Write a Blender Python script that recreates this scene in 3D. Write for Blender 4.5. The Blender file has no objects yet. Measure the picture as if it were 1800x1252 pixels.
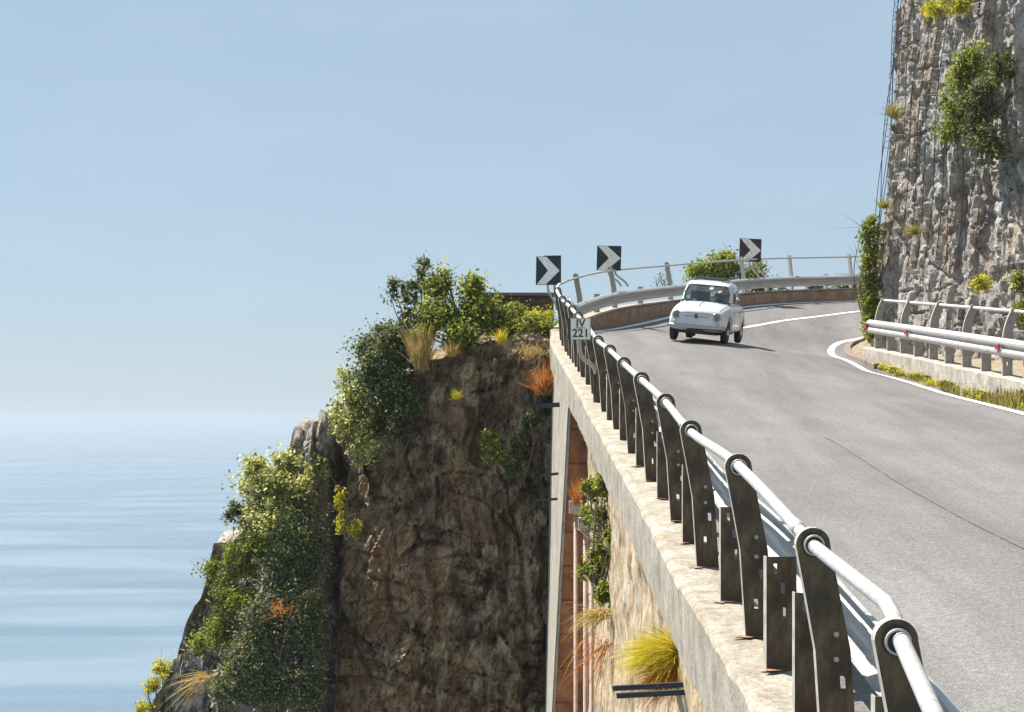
import bpy, bmesh, math, random
import numpy as np
from mathutils import Vector, Matrix, noise as mn

random.seed(7); RNG = np.random.default_rng(7)
sc = bpy.context.scene
COL = sc.collection

# ------------------------------------------------------------------ camera, sky, sun, exposure
FPX = 3000.0; CX = 900.0; HY = 735.0
cam_d = bpy.data.cameras.new('camera'); cam = bpy.data.objects.new('camera', cam_d); COL.objects.link(cam)
cam_d.sensor_width = 36.0; cam_d.lens = 60.0
cam_d.shift_y = (HY - 626.0) / 1800.0
cam_d.clip_start = 0.1; cam_d.clip_end = 200000
cam.location = (0, 0, 0); cam.rotation_euler = (math.radians(90), 0, 0)
sc.camera = cam

SUN_DIR = Vector((-0.54, 0.44, 1.0)).normalized()
SUN_EL = math.asin(SUN_DIR.z); SUN_AZ = math.atan2(SUN_DIR.x, SUN_DIR.y)
world = bpy.data.worlds.new('World'); sc.world = world; world.use_nodes = True
wn = world.node_tree.nodes; wl = world.node_tree.links; wn.clear()
sky = wn.new('ShaderNodeTexSky'); sky.sky_type = 'NISHITA'; sky.sun_disc = False
sky.sun_elevation = SUN_EL; sky.sun_rotation = SUN_AZ
sky.altitude = 80; sky.air_density = 1.0; sky.dust_density = 0.15; sky.ozone_density = 3.0
bg = wn.new('ShaderNodeBackground'); bg.inputs['Strength'].default_value = 0.075
wo = wn.new('ShaderNodeOutputWorld')
# thin high haze: evens the sky out to a soft pale blue, with very faint clouds low over the sea
wmix = wn.new('ShaderNodeMix'); wmix.data_type = 'RGBA'; wmix.inputs[0].default_value = 0.82; wmix.inputs[7].default_value = (2.45, 3.15, 3.85, 1)
wl.new(sky.outputs['Color'], wmix.inputs[6])
wtc = wn.new('ShaderNodeTexCoord'); wmp = wn.new('ShaderNodeMapping'); wmp.inputs['Scale'].default_value = (5, 5, 12)
wnz = wn.new('ShaderNodeTexNoise'); wnz.inputs['Scale'].default_value = 1.6; wnz.inputs['Detail'].default_value = 7; wnz.inputs['Roughness'].default_value = 0.55
wl.new(wtc.outputs['Generated'], wmp.inputs['Vector']); wl.new(wmp.outputs['Vector'], wnz.inputs['Vector'])
wrm = wn.new('ShaderNodeValToRGB'); wrm.color_ramp.elements[0].position = 0.48; wrm.color_ramp.elements[1].position = 0.75
wrm.color_ramp.elements[1].color = (0.14, 0.14, 0.14, 1); wl.new(wnz.outputs['Fac'], wrm.inputs['Fac'])
wcl = wn.new('ShaderNodeMix'); wcl.data_type = 'RGBA'; wcl.inputs[7].default_value = (4.0, 4.6, 5.3, 1)
wl.new(wrm.outputs['Color'], wcl.inputs[0]); wl.new(wmix.outputs[2], wcl.inputs[6])
wl.new(wcl.outputs[2], bg.inputs['Color'])
wl.new(bg.outputs['Background'], wo.inputs['Surface'])

sd = bpy.data.lights.new('sun', 'SUN'); sun = bpy.data.objects.new('sun', sd); COL.objects.link(sun)
sd.energy = 4.6; sd.angle = math.radians(0.5); sd.color = (1.0, 0.95, 0.87)
sun.rotation_euler = SUN_DIR.to_track_quat('Z', 'Y').to_euler()
sun.location = (-20, 20, 40)

vs = sc.view_settings
vs.view_transform = 'Standard'; vs.look = 'None'; vs.gamma = 1.0; vs.use_curve_mapping = False
vs.exposure = 1.2
sc.render.engine = 'CYCLES'

# ------------------------------------------------------------------ helpers
def at(px, py, d):
    return Vector(((px - CX) / FPX * d, d, (HY - py) / FPX * d))

class MB:
    def __init__(s): s.v = []; s.f = []
    def face(s, pts):
        b = len(s.v); s.v += [tuple(p) for p in pts]; s.f.append(tuple(range(b, b + len(pts))))
    def grid(s, rows, closed=False, caps=False):
        b = len(s.v); n = len(rows[0])
        for r in rows: s.v += [tuple(p) for p in r]
        m = n if closed else n - 1
        for i in range(len(rows) - 1):
            for j in range(m):
                k = (j + 1) % n
                s.f.append((b + i*n + j, b + i*n + k, b + (i+1)*n + k, b + (i+1)*n + j))
        if caps:
            s.f.append(tuple(b + j for j in range(n))[::-1])
            s.f.append(tuple(b + (len(rows)-1)*n + j for j in range(n)))
    def box(s, c, size, rot=None):
        c = Vector(c); h = Vector(size) / 2
        P = []
        for x in (-1, 1):
            for y in (-1, 1):
                for z in (-1, 1):
                    p = Vector((x*h.x, y*h.y, z*h.z))
                    if rot is not None: p = rot @ p
                    P.append(tuple(c + p))
        b = len(s.v); s.v += P
        for q in ((0,1,3,2),(4,6,7,5),(0,4,5,1),(2,3,7,6),(0,2,6,4),(1,5,7,3)):
            s.f.append(tuple(b + i for i in q))
    def tube(s, pts, r, n=8, caps=True):
        pts = [Vector(p) for p in pts]
        rr = r if isinstance(r, (list, tuple)) else [r] * len(pts)
        rows = []; up = Vector((0, 0, 1)); prev = None
        for i, p in enumerate(pts):
            t = (pts[min(i+1, len(pts)-1)] - pts[max(i-1, 0)])
            if t.length < 1e-9: t = Vector((0, 0, 1))
            t.normalize()
            if prev is None:
                a = t.cross(up)
                if a.length < 0.1: a = t.cross(Vector((1, 0, 0)))
            else:
                a = prev - t * prev.dot(t)
            a.normalize(); prev = a; b2 = t.cross(a)
            rows.append([p + (a*math.cos(2*math.pi*k/n) + b2*math.sin(2*math.pi*k/n)) * rr[i] for k in range(n)])
        s.grid(rows, closed=True, caps=caps)
    def lathe(s, c, axis, prof, n=20):
        c = Vector(c); ax = Vector(axis).normalized()
        a = ax.cross(Vector((0, 0, 1)))
        if a.length < 0.1: a = ax.cross(Vector((1, 0, 0)))
        a.normalize(); b = ax.cross(a)
        rows = [[c + ax*h + (a*math.cos(2*math.pi*k/n) + b*math.sin(2*math.pi*k/n))*r for k in range(n)] for r, h in prof]
        s.grid(rows, closed=True, caps=True)
    def mesh(s, name, off=None, smooth=False):
        me = bpy.data.meshes.new(name)
        v = s.v
        if off is not None: v = [(p[0]-off[0], p[1]-off[1], p[2]-off[2]) for p in v]
        me.from_pydata(v, [], s.f); me.update()
        bm = bmesh.new(); bm.from_mesh(me); bmesh.ops.recalc_face_normals(bm, faces=bm.faces); bm.to_mesh(me); bm.free()
        if smooth:
            me.polygons.foreach_set('use_smooth', [True]*len(me.polygons))
        return me

ORG = {}
def thing(name, label, cat, loc=(0, 0, 0), group=None):
    o = bpy.data.objects.new(name, None); COL.objects.link(o); o.location = loc
    o.empty_display_size = 0.2
    o['label'] = label; o['category'] = cat
    if group: o['group'] = group
    ORG[o.name] = Vector(loc)
    return o
def link(name, me, m, parent=None, loc=None):
    o = bpy.data.objects.new(name, me); COL.objects.link(o)
    if m is not None:
        me.materials.clear(); me.materials.append(m)
    if parent is not None:
        o.parent = parent; ORG[o.name] = ORG.get(parent.name, Vector())
    if loc is not None: o.location = loc
    return o
def part(name, mb, m, parent, smooth=False, local=False):
    off = None if local else ORG[parent.name]
    return link(name, mb.mesh(name, off, smooth), m, parent)
def structure(name, me, m):
    o = link(name, me, m); o['kind'] = 'structure'; return o
def tag(o, label, cat, group=None, kind=None):
    o['label'] = label; o['category'] = cat
    if group: o['group'] = group
    if kind: o['kind'] = kind
    return o
def bake(o):
    dg = bpy.context.evaluated_depsgraph_get(); dg.update()
    me = bpy.data.meshes.new_from_object(o.evaluated_get(dg))
    old = o.data; o.modifiers.clear(); o.data = me
    return o
def np_mesh(name, V, F, smooth=False):
    """V (n,3) array, F (m,k) int array"""
    me = bpy.data.meshes.new(name); k = F.shape[1]; m = F.shape[0]
    me.vertices.add(len(V)); me.vertices.foreach_set('co', V.astype(np.float32).ravel())
    me.loops.add(m*k); me.loops.foreach_set('vertex_index', F.astype(np.int32).ravel())
    me.polygons.add(m); me.polygons.foreach_set('loop_start', np.arange(0, m*k, k, dtype=np.int32))
    me.polygons.foreach_set('loop_total', np.full(m, k, dtype=np.int32))
    if smooth: me.polygons.foreach_set('use_smooth', np.ones(m, dtype=bool))
    me.update(calc_edges=True); me.validate()
    return me

# ------------------------------------------------------------------ materials
def new_mat(name):
    m = bpy.data.materials.new(name); m.use_nodes = True
    return m, m.node_tree.nodes, m.node_tree.links, m.node_tree.nodes['Principled BSDF']
def ramp(nodes, stops):
    r = nodes.new('ShaderNodeValToRGB'); e = r.color_ramp.elements
    while len(e) < len(stops): e.new(0.5)
    for i, (p, c) in enumerate(stops):
        e[i].position = p; e[i].color = (c[0], c[1], c[2], 1)
    return r
def coords(nodes, links, scale=(1, 1, 1)):
    tc = nodes.new('ShaderNodeTexCoord'); mp = nodes.new('ShaderNodeMapping')
    mp.inputs['Scale'].default_value = scale
    links.new(tc.outputs['Object'], mp.inputs['Vector'])
    return mp.outputs['Vector']
def ntex(nodes, links, vec, scale, detail=6, rough=0.6, dist=0.0):
    n = nodes.new('ShaderNodeTexNoise'); n.inputs['Scale'].default_value = scale
    n.inputs['Detail'].default_value = detail; n.inputs['Roughness'].default_value = rough
    n.inputs['Distortion'].default_value = dist
    links.new(vec, n.inputs['Vector']); return n
def mixc(nodes, links, fac, a, b, blend='MIX'):
    x = nodes.new('ShaderNodeMix'); x.data_type = 'RGBA'; x.blend_type = blend
    for sock, val in ((x.inputs[0], fac), (x.inputs[6], a), (x.inputs[7], b)):
        if hasattr(val, 'is_output'): links.new(val, sock)
        elif isinstance(val, (int, float)): sock.default_value = val
        else: sock.default_value = (*val, 1)
    return x.outputs[2]
def vary(name, stops, scale=6, rough=0.8, metal=0.0, bump=0.2, stretch=(1, 1, 1), bscale=None, detail=8, bdist=0.02):
    m, n, l, p = new_mat(name)
    v = coords(n, l, stretch); t = ntex(n, l, v, scale, detail, 0.65)
    r = ramp(n, stops); l.new(t.outputs['Fac'], r.inputs['Fac']); l.new(r.outputs['Color'], p.inputs['Base Color'])
    p.inputs['Roughness'].default_value = rough; p.inputs['Metallic'].default_value = metal
    if bump:
        t2 = ntex(n, l, v, bscale or scale*4, 6, 0.7)
        b = n.new('ShaderNodeBump'); b.inputs['Strength'].default_value = bump; b.inputs['Distance'].default_value = bdist
        l.new(t2.outputs['Fac'], b.inputs['Height']); l.new(b.outputs['Normal'], p.inputs['Normal'])
    return m
def plain(name, c, rough=0.6, metal=0.0, v=0.12, scale=9):
    a = tuple(x*(1-v) for x in c); b = tuple(min(1, x*(1+v)) for x in c)
    return vary(name, [(0.35, a), (0.65, b)], scale, rough, metal, 0.05)

def rock_mat(name, dark, mid, light, warm, streak, warm_amt=0.5, streak_amt=0.5):
    m, n, l, p = new_mat(name)
    v = coords(n, l); vz = coords(n, l, (1, 1, 0.22))
    t1 = ntex(n, l, v, 1.6, 10, 0.68, 0.4)
    r1 = ramp(n, [(0.34, dark), (0.48, mid), (0.63, light)]); l.new(t1.outputs['Fac'], r1.inputs['Fac'])
    tw = ntex(n, l, v, 0.55, 5, 0.6, 0.6)
    rw = ramp(n, [(0.46, (0, 0, 0)), (0.66, (warm_amt,)*3)]); l.new(tw.outputs['Fac'], rw.inputs['Fac'])
    tw2 = ntex(n, l, v, 7, 6, 0.7)
    rw2 = ramp(n, [(0.3, tuple(x*0.55 for x in warm)), (0.7, warm)]); l.new(tw2.outputs['Fac'], rw2.inputs['Fac'])
    c = mixc(n, l, rw.outputs['Color'], r1.outputs['Color'], rw2.outputs['Color'])
    ts = ntex(n, l, vz, 3.2, 8, 0.7, 0.3)
    rs = ramp(n, [(0.54, (0, 0, 0)), (0.68, (streak_amt,)*3)]); l.new(ts.outputs['Fac'], rs.inputs['Fac'])
    c = mixc(n, l, rs.outputs['Color'], c, streak)
    tf = ntex(n, l, v, 16, 9, 0.8, 0.2); rf = ramp(n, [(0.33, (0.42,)*3), (0.5, (1, 1, 1)), (0.66, (1.55,)*3)]); l.new(tf.outputs['Fac'], rf.inputs['Fac'])
    c = mixc(n, l, 0.8, c, rf.outputs['Color'], 'MULTIPLY')
    # dark crack network
    vo = n.new('ShaderNodeTexVoronoi'); vo.feature = 'DISTANCE_TO_EDGE'; vo.inputs['Scale'].default_value = 2.6
    wv = n.new('ShaderNodeVectorMath'); wv.operation = 'MULTIPLY_ADD'; wv.inputs[1].default_value = (0.35,)*3
    tt = ntex(n, l, v, 2.5, 4, 0.6)
    l.new(tt.outputs['Color'], wv.inputs[0]); l.new(vz, wv.inputs[2]); l.new(wv.outputs[0], vo.inputs['Vector'])
    rc = ramp(n, [(0.0, (0.75,)*3), (0.035, (0, 0, 0))]); l.new(vo.outputs['Distance'], rc.inputs['Fac'])
    c = mixc(n, l, rc.outputs['Color'], c, tuple(x*0.35 for x in dark))
    l.new(c, p.inputs['Base Color']); p.inputs['Roughness'].default_value = 0.92
    p.inputs['Specular IOR Level'].default_value = 0.2
    tb = ntex(n, l, vz, 9, 10, 0.75, 0.3); tb2 = ntex(n, l, v, 34, 6, 0.7)
    ad = n.new('ShaderNodeMath'); ad.operation = 'MULTIPLY_ADD'; ad.inputs[1].default_value = 0.55
    l.new(tb2.outputs['Fac'], ad.inputs[0]); l.new(tb.outputs['Fac'], ad.inputs[2])
    hsum = ad.outputs[0]
    for sc_, am in ((7.0, 1.3), (17.0, 1.0)):
        vf = n.new('ShaderNodeTexVoronoi'); vf.inputs['Scale'].default_value = sc_; l.new(wv.outputs[0], vf.inputs['Vector'])
        s1 = n.new('ShaderNodeVectorMath'); s1.operation = 'SUBTRACT'; l.new(wv.outputs[0], s1.inputs[0]); l.new(vf.outputs['Position'], s1.inputs[1])
        s2 = n.new('ShaderNodeVectorMath'); s2.operation = 'SUBTRACT'; l.new(vf.outputs['Color'], s2.inputs[0]); s2.inputs[1].default_value = (0.5,)*3
        dt = n.new('ShaderNodeVectorMath'); dt.operation = 'DOT_PRODUCT'; l.new(s1.outputs[0], dt.inputs[0]); l.new(s2.outputs[0], dt.inputs[1])
        m2 = n.new('ShaderNodeMath'); m2.operation = 'MULTIPLY_ADD'; m2.inputs[1].default_value = am*3.0; l.new(dt.outputs['Value'], m2.inputs[0]); l.new(hsum, m2.inputs[2]); hsum = m2.outputs[0]
    b = n.new('ShaderNodeBump'); b.inputs['Strength'].default_value = 1.0; b.inputs['Distance'].default_value = 0.12
    l.new(hsum, b.inputs['Height']); l.new(b.outputs['Normal'], p.inputs['Normal'])
    return m
def leaf_mat(name, stops, trans=0.35):
    m, n, l, p = new_mat(name)
    g = n.new('ShaderNodeNewGeometry'); r = ramp(n, stops)
    l.new(g.outputs['Random Per Island'], r.inputs['Fac'])
    l.new(r.outputs['Color'], p.inputs['Base Color']); p.inputs['Roughness'].default_value = 0.7; p.inputs['Specular IOR Level'].default_value = 0.15
    tr = n.new('ShaderNodeBsdfTranslucent'); l.new(r.outputs['Color'], tr.inputs['Color'])
    mx = n.new('ShaderNodeMixShader'); mx.inputs[0].default_value = trans
    l.new(p.outputs[0], mx.inputs[1]); l.new(tr.outputs[0], mx.inputs[2])
    l.new(mx.outputs[0], n['Material Output'].inputs['Surface'])
    return m

M = {}
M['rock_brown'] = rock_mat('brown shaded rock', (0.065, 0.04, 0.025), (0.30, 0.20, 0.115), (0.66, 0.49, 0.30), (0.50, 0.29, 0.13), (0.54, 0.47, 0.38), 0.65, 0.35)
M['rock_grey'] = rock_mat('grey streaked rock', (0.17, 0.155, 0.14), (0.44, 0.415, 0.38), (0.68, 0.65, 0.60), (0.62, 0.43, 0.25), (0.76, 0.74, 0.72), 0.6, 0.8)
M['earth'] = vary('dry earth', [(0.3, (0.16, 0.12, 0.075)), (0.7, (0.34, 0.28, 0.19))], 5, 0.95, 0, 0.6)
M['black'] = plain('black paint', (0.018, 0.018, 0.02), 0.5)
M['white'] = plain('white sign face', (0.84, 0.82, 0.76), 0.55)
M['dark_metal'] = plain('dark steel', (0.035, 0.033, 0.033), 0.6, 0.2)
M['galv'] = vary('galvanised tube', [(0.3, (0.34, 0.335, 0.32)), (0.5, (0.48, 0.475, 0.455)), (0.72, (0.57, 0.56, 0.53))], 22, 0.5, 0.3, 0.2)
M['post'] = vary('weathered post steel with painted shade', [(0.3, (0.032, 0.022, 0.014)), (0.48, (0.085, 0.056, 0.028)), (0.66, (0.20, 0.135, 0.065)), (0.8, (0.10, 0.045, 0.022))], 7, 0.75, 0.0, 0.3, (1, 1, 0.5), 60)  # post faces' shade painted in as darker brown over the weathering
M['post_grey'] = vary('grey zinc post', [(0.3, (0.22, 0.205, 0.19)), (0.5, (0.32, 0.305, 0.285)), (0.75, (0.27, 0.21, 0.155))], 7, 0.55, 0.25, 0.2)
M['flange'] = vary('zinc edge with painted sunlight', [(0.3, (0.30, 0.27, 0.22)), (0.55, (0.50, 0.47, 0.42)), (0.75, (0.36, 0.26, 0.17))], 9, 0.5, 0.2, 0.1)  # paler zinc copy for post edges and bolts, sunlight painted into it
M['beam'] = vary('galvanised beam', [(0.3, (0.34, 0.335, 0.32)), (0.55, (0.47, 0.465, 0.45)), (0.75, (0.44, 0.36, 0.28))], 3, 0.5, 0.3, 0.1, (1, 1, 3))
M['beige_pipe'] = plain('beige painted pipe', (0.46, 0.41, 0.28), 0.6)
M['rust'] = vary('rust', [(0.3, (0.14, 0.07, 0.04)), (0.7, (0.36, 0.22, 0.13))], 20, 0.9, 0, 0.3)
M['red'] = plain('red reflector', (0.30, 0.02, 0.045), 0.4)
M['paint'] = vary('worn road paint', [(0.3, (0.55, 0.55, 0.54)), (0.55, (0.80, 0.80, 0.79))], 6, 0.7, 0, 0.1)

def concrete(name, base, dark, stain, joints=0, drip=0.6):
    m, n, l, p = new_mat(name)
    v = coords(n, l); vz = coords(n, l, (1, 1, 0.18))
    t = ntex(n, l, v, 3.5, 10, 0.7); r = ramp(n, [(0.3, dark), (0.58, base), (0.8, tuple(min(1, x*1.12) for x in base))])
    l.new(t.outputs['Fac'], r.inputs['Fac'])
    ts = ntex(n, l, vz, 4.5, 8, 0.72, 0.2); rs = ramp(n, [(0.5, (0, 0, 0)), (0.72, (0.75,)*3)]); l.new(ts.outputs['Fac'], rs.inputs['Fac'])
    c = mixc(n, l, rs.outputs['Color'], r.outputs['Color'], stain)
    vd = coords(n, l, (1, 1, 0.05)); td = ntex(n, l, vd, 9, 6, 0.75)
    rd = ramp(n, [(0.5, (0, 0, 0)), (0.62, (drip,)*3)]); l.new(td.outputs['Fac'], rd.inputs['Fac'])
    c = mixc(n, l, rd.outputs['Color'], c, tuple(x*0.8 for x in dark))
    tm = ntex(n, l, v, 1.3, 8, 0.75, 0.5); rm = ramp(n, [(0.56, (0, 0, 0)), (0.7, (0.55,)*3)]); l.new(tm.outputs['Fac'], rm.inputs['Fac'])
    c = mixc(n, l, rm.outputs['Color'], c, (dark[0]*0.9, dark[1]*0.72, dark[2]*0.5))
    if joints:
        sx = n.new('ShaderNodeSeparateXYZ'); l.new(v, sx.inputs[0]); pp = n.new('ShaderNodeMath'); pp.operation = 'PINGPONG'; pp.inputs[1].default_value = joints
        l.new(sx.outputs['Y'], pp.inputs[0]); rj = ramp(n, [(0.0, (0.8,)*3), (0.012, (0, 0, 0))]); l.new(pp.outputs[0], rj.inputs['Fac'])
        c = mixc(n, l, rj.outputs['Color'], c, tuple(x*0.35 for x in dark))
    tg = ntex(n, l, v, 32, 6, 0.85); rg = ramp(n, [(0.34, (0.42,)*3), (0.5, (1, 1, 1)), (0.7, (1.35,)*3)]); l.new(tg.outputs['Fac'], rg.inputs['Fac'])
    c = mixc(n, l, 0.8, c, rg.outputs['Color'], 'MULTIPLY')
    l.new(c, p.inputs['Base Color']); p.inputs['Roughness'].default_value = 0.92; p.inputs['Specular IOR Level'].default_value = 0.2
    b = n.new('ShaderNodeBump'); b.inputs['Strength'].default_value = 0.55; b.inputs['Distance'].default_value = 0.02
    t2 = ntex(n, l, v, 26, 8, 0.75); l.new(t2.outputs['Fac'], b.inputs['Height']); l.new(b.outputs['Normal'], p.inputs['Normal'])
    return m
M['kerb'] = concrete('pale cast concrete', (0.39, 0.35, 0.285), (0.22, 0.18, 0.13), (0.54, 0.515, 0.475), 1.3, 0.35)
M['farwall'] = concrete('brown stained parapet', (0.36, 0.24, 0.165), (0.17, 0.11, 0.08), (0.42, 0.33, 0.26), 0, 0.15)
M['oldwall'] = concrete('pale old retaining wall', (0.52, 0.42, 0.285), (0.32, 0.18, 0.075), (0.66, 0.62, 0.56), 0, 0.8)
M['sidewall'] = concrete('weathered low wall', (0.46, 0.44, 0.40), (0.27, 0.24, 0.20), (0.36, 0.29, 0.21))
M['stone'] = concrete('dark red rubble', (0.19, 0.13, 0.11), (0.07, 0.05, 0.045), (0.28, 0.20, 0.17))
M['coping'] = plain('dark coping', (0.16, 0.14, 0.13), 0.9)

def asphalt():
    m, n, l, p = new_mat('sun bleached asphalt')
    v = coords(n, l); vy = coords(n, l, (1, 0.06, 1))
    t = ntex(n, l, v, 0.45, 8, 0.65); r = ramp(n, [(0.3, (0.144, 0.136, 0.131)), (0.7, (0.182, 0.173, 0.167))]); l.new(t.outputs['Fac'], r.inputs['Fac'])
    ty = ntex(n, l, vy, 1.1, 7, 0.62); ry = ramp(n, [(0.36, (0.82,)*3), (0.5, (1.0,)*3), (0.64, (1.16,)*3)]); l.new(ty.outputs['Fac'], ry.inputs['Fac'])
    c = mixc(n, l, 1.0, r.outputs['Color'], ry.outputs['Color'], 'MULTIPLY')
    g = ntex(n, l, v, 26, 5, 0.85); rg = ramp(n, [(0.34, (0.48,)*3), (0.5, (1, 1, 1)), (0.66, (1.65,)*3)]); l.new(g.outputs['Fac'], rg.inputs['Fac'])
    c = mixc(n, l, 0.6, c, rg.outputs['Color'], 'MULTIPLY')
    vo = n.new('ShaderNodeTexVoronoi'); vo.inputs['Scale'].default_value = 70; l.new(v, vo.inputs['Vector'])
    rv = ramp(n, [(0.0, (0.7,)*3), (1.0, (1.3,)*3)]); l.new(vo.outputs['Color'], rv.inputs['Fac'])
    c = mixc(n, l, 0.45, c, rv.outputs['Color'], 'MULTIPLY')
    st_ = ntex(n, l, v, 1.7, 4, 0.5); rs = ramp(n, [(0.66, (0, 0, 0)), (0.74, (0.35,)*3)]); l.new(st_.outputs['Fac'], rs.inputs['Fac'])
    c = mixc(n, l, rs.outputs['Color'], c, (0.085, 0.08, 0.078))
    l.new(c, p.inputs['Base Color']); p.inputs['Roughness'].default_value = 0.9; p.inputs['Specular IOR Level'].default_value = 0.25
    b = n.new('ShaderNodeBump'); b.inputs['Strength'].default_value = 0.5; b.inputs['Distance'].default_value = 0.012
    l.new(vo.outputs['Distance'], b.inputs['Height']); l.new(b.outputs['Normal'], p.inputs['Normal'])
    return m
M['asphalt'] = asphalt()
M['asphalt_light'] = vary('lighter asphalt lane', [(0.35, (0.215, 0.21, 0.207)), (0.65, (0.255, 0.248, 0.245))], 40, 0.85, 0, 0.3)
M['tar'] = plain('tar seam', (0.12, 0.113, 0.109), 0.9)

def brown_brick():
    m, n, l, p = new_mat('rust-brown masonry with painted shade')  # rust-brown stone, with the front's shade put into its colour
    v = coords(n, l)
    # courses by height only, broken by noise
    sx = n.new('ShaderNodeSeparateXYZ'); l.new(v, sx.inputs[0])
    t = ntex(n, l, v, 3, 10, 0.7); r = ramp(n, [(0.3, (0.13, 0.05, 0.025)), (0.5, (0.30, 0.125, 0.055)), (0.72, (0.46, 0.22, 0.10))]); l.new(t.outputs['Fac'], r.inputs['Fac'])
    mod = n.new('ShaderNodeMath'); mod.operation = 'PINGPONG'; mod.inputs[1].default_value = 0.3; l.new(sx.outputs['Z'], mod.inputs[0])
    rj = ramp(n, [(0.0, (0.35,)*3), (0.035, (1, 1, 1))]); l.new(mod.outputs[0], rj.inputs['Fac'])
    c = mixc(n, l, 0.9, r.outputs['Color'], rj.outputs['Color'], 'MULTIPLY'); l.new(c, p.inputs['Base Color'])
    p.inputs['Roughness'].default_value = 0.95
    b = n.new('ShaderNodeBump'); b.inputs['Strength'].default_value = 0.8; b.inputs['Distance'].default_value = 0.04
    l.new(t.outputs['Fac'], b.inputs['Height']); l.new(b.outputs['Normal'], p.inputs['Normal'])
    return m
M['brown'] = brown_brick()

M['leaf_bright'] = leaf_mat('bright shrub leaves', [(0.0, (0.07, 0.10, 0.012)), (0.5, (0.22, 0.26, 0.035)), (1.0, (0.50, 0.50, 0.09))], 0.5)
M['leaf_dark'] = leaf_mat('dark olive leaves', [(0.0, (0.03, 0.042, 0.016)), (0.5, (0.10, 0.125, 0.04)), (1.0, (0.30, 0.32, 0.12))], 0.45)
M['leaf_grey'] = leaf_mat('grey green leaves', [(0.0, (0.10, 0.12, 0.03)), (0.5, (0.40, 0.41, 0.12)), (1.0, (0.80, 0.76, 0.32))], 0.6)
M['leaf_yellow'] = leaf_mat('yellow green leaves', [(0.0, (0.28, 0.27, 0.02)), (0.5, (0.50, 0.46, 0.03)), (1.0, (0.68, 0.60, 0.07))], 0.5)
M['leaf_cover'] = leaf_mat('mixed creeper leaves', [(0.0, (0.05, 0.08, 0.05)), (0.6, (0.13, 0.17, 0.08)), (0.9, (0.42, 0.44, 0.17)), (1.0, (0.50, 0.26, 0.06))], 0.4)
M['straw'] = leaf_mat('dry straw', [(0.0, (0.30, 0.18, 0.05)), (0.5, (0.50, 0.34, 0.11)), (1.0, (0.66, 0.52, 0.24))], 0.3)
M['straw_orange'] = leaf_mat('orange dry stems', [(0.0, (0.34, 0.11, 0.03)), (0.6, (0.58, 0.22, 0.05)), (1.0, (0.72, 0.40, 0.10))], 0.3)
M['straw_yellow'] = leaf_mat('yellow grass', [(0.0, (0.46, 0.30, 0.03)), (0.5, (0.62, 0.52, 0.03)), (1.0, (0.70, 0.66, 0.08))], 0.35)
M['verge'] = leaf_mat('verge grass', [(0.0, (0.16, 0.16, 0.03)), (0.5, (0.36, 0.31, 0.06)), (1.0, (0.50, 0.43, 0.16))], 0.35)
M['wood'] = plain('bare branch', (0.16, 0.12, 0.085), 0.9)
M['wood_pale'] = plain('bleached branch', (0.42, 0.34, 0.26), 0.9)

# ------------------------------------------------------------------ the line of the road
TUBE = [  # depth, X and Z of the handrail along the outer edge
 (3.6, 1.06, -1.22), (5.5, 1.36, -0.955), (6.4, 1.455, -0.825), (6.75, 1.485, -0.735), (8.2, 1.45, -0.615), (10.5, 1.39, -0.29),
 (13.1, 1.375, -0.109), (15.1, 1.36, 0.141), (17.7, 1.345, 0.395), (20.1, 1.32, 0.636), (23.0, 1.31, 0.92), (25.3, 1.28, 1.138),
 (27.5, 1.24, 1.44), (29.6, 1.145, 1.765), (31.2, 1.10, 1.986), (32.8, 1.06, 2.187), (34.4, 1.02, 2.374), (36.3, 0.956, 2.71), (38.2, 1.057, 2.99)]
FAR = [(38.2, 1.057, 2.99), (40.5, 1.55, 3.33), (44.0, 2.567, 3.80), (47.5, 4.32, 4.24), (50.0, 6.70, 4.63), (51.0, 8.245, 4.78), (52.0, 10.57, 4.92), (53.5, 14.2, 5.2)]
LEAN = 0.13; H_T = 1.05; H_F = 1.0
def catmull(P, step=0.3):
    P = [Vector(p) for p in P]; out = []
    for i in range(len(P)-1):
        a = P[max(i-1, 0)]; b = P[i]; c = P[i+1]; d = P[min(i+2, len(P)-1)]
        n = max(1, int((c-b).length/step))
        for k in range(n):
            t = k/n
            out.append(0.5*((2*b) + (c-a)*t + (2*a-5*b+4*c-d)*t*t + (3*b-a-3*c+d)*t**3))
    out.append(P[-1]); return out
def smooth_z(P, it=6):
    P = [p.copy() for p in P]
    for _ in range(it):
        Q = [p.copy() for p in P]
        for i in range(1, len(P)-1): P[i] = Q[i]*0.5 + (Q[i-1]+Q[i+1])*0.25
    return P
def right_of(P, i):
    t = P[min(i+1, len(P)-1)] - P[max(i-1, 0)]; t.z = 0; t.normalize()
    return Vector((t.y, -t.x, 0)), t
KERB = smooth_z(catmull([(x+LEAN, d, z-H_T) for d, x, z in TUBE if not 6.5 < d < 7]), 8)
FARK = smooth_z(catmull([(x+LEAN*0.6, d, z-H_F) for d, x, z in FAR]), 4)
KERB[-1] = FARK[0].copy()

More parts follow.
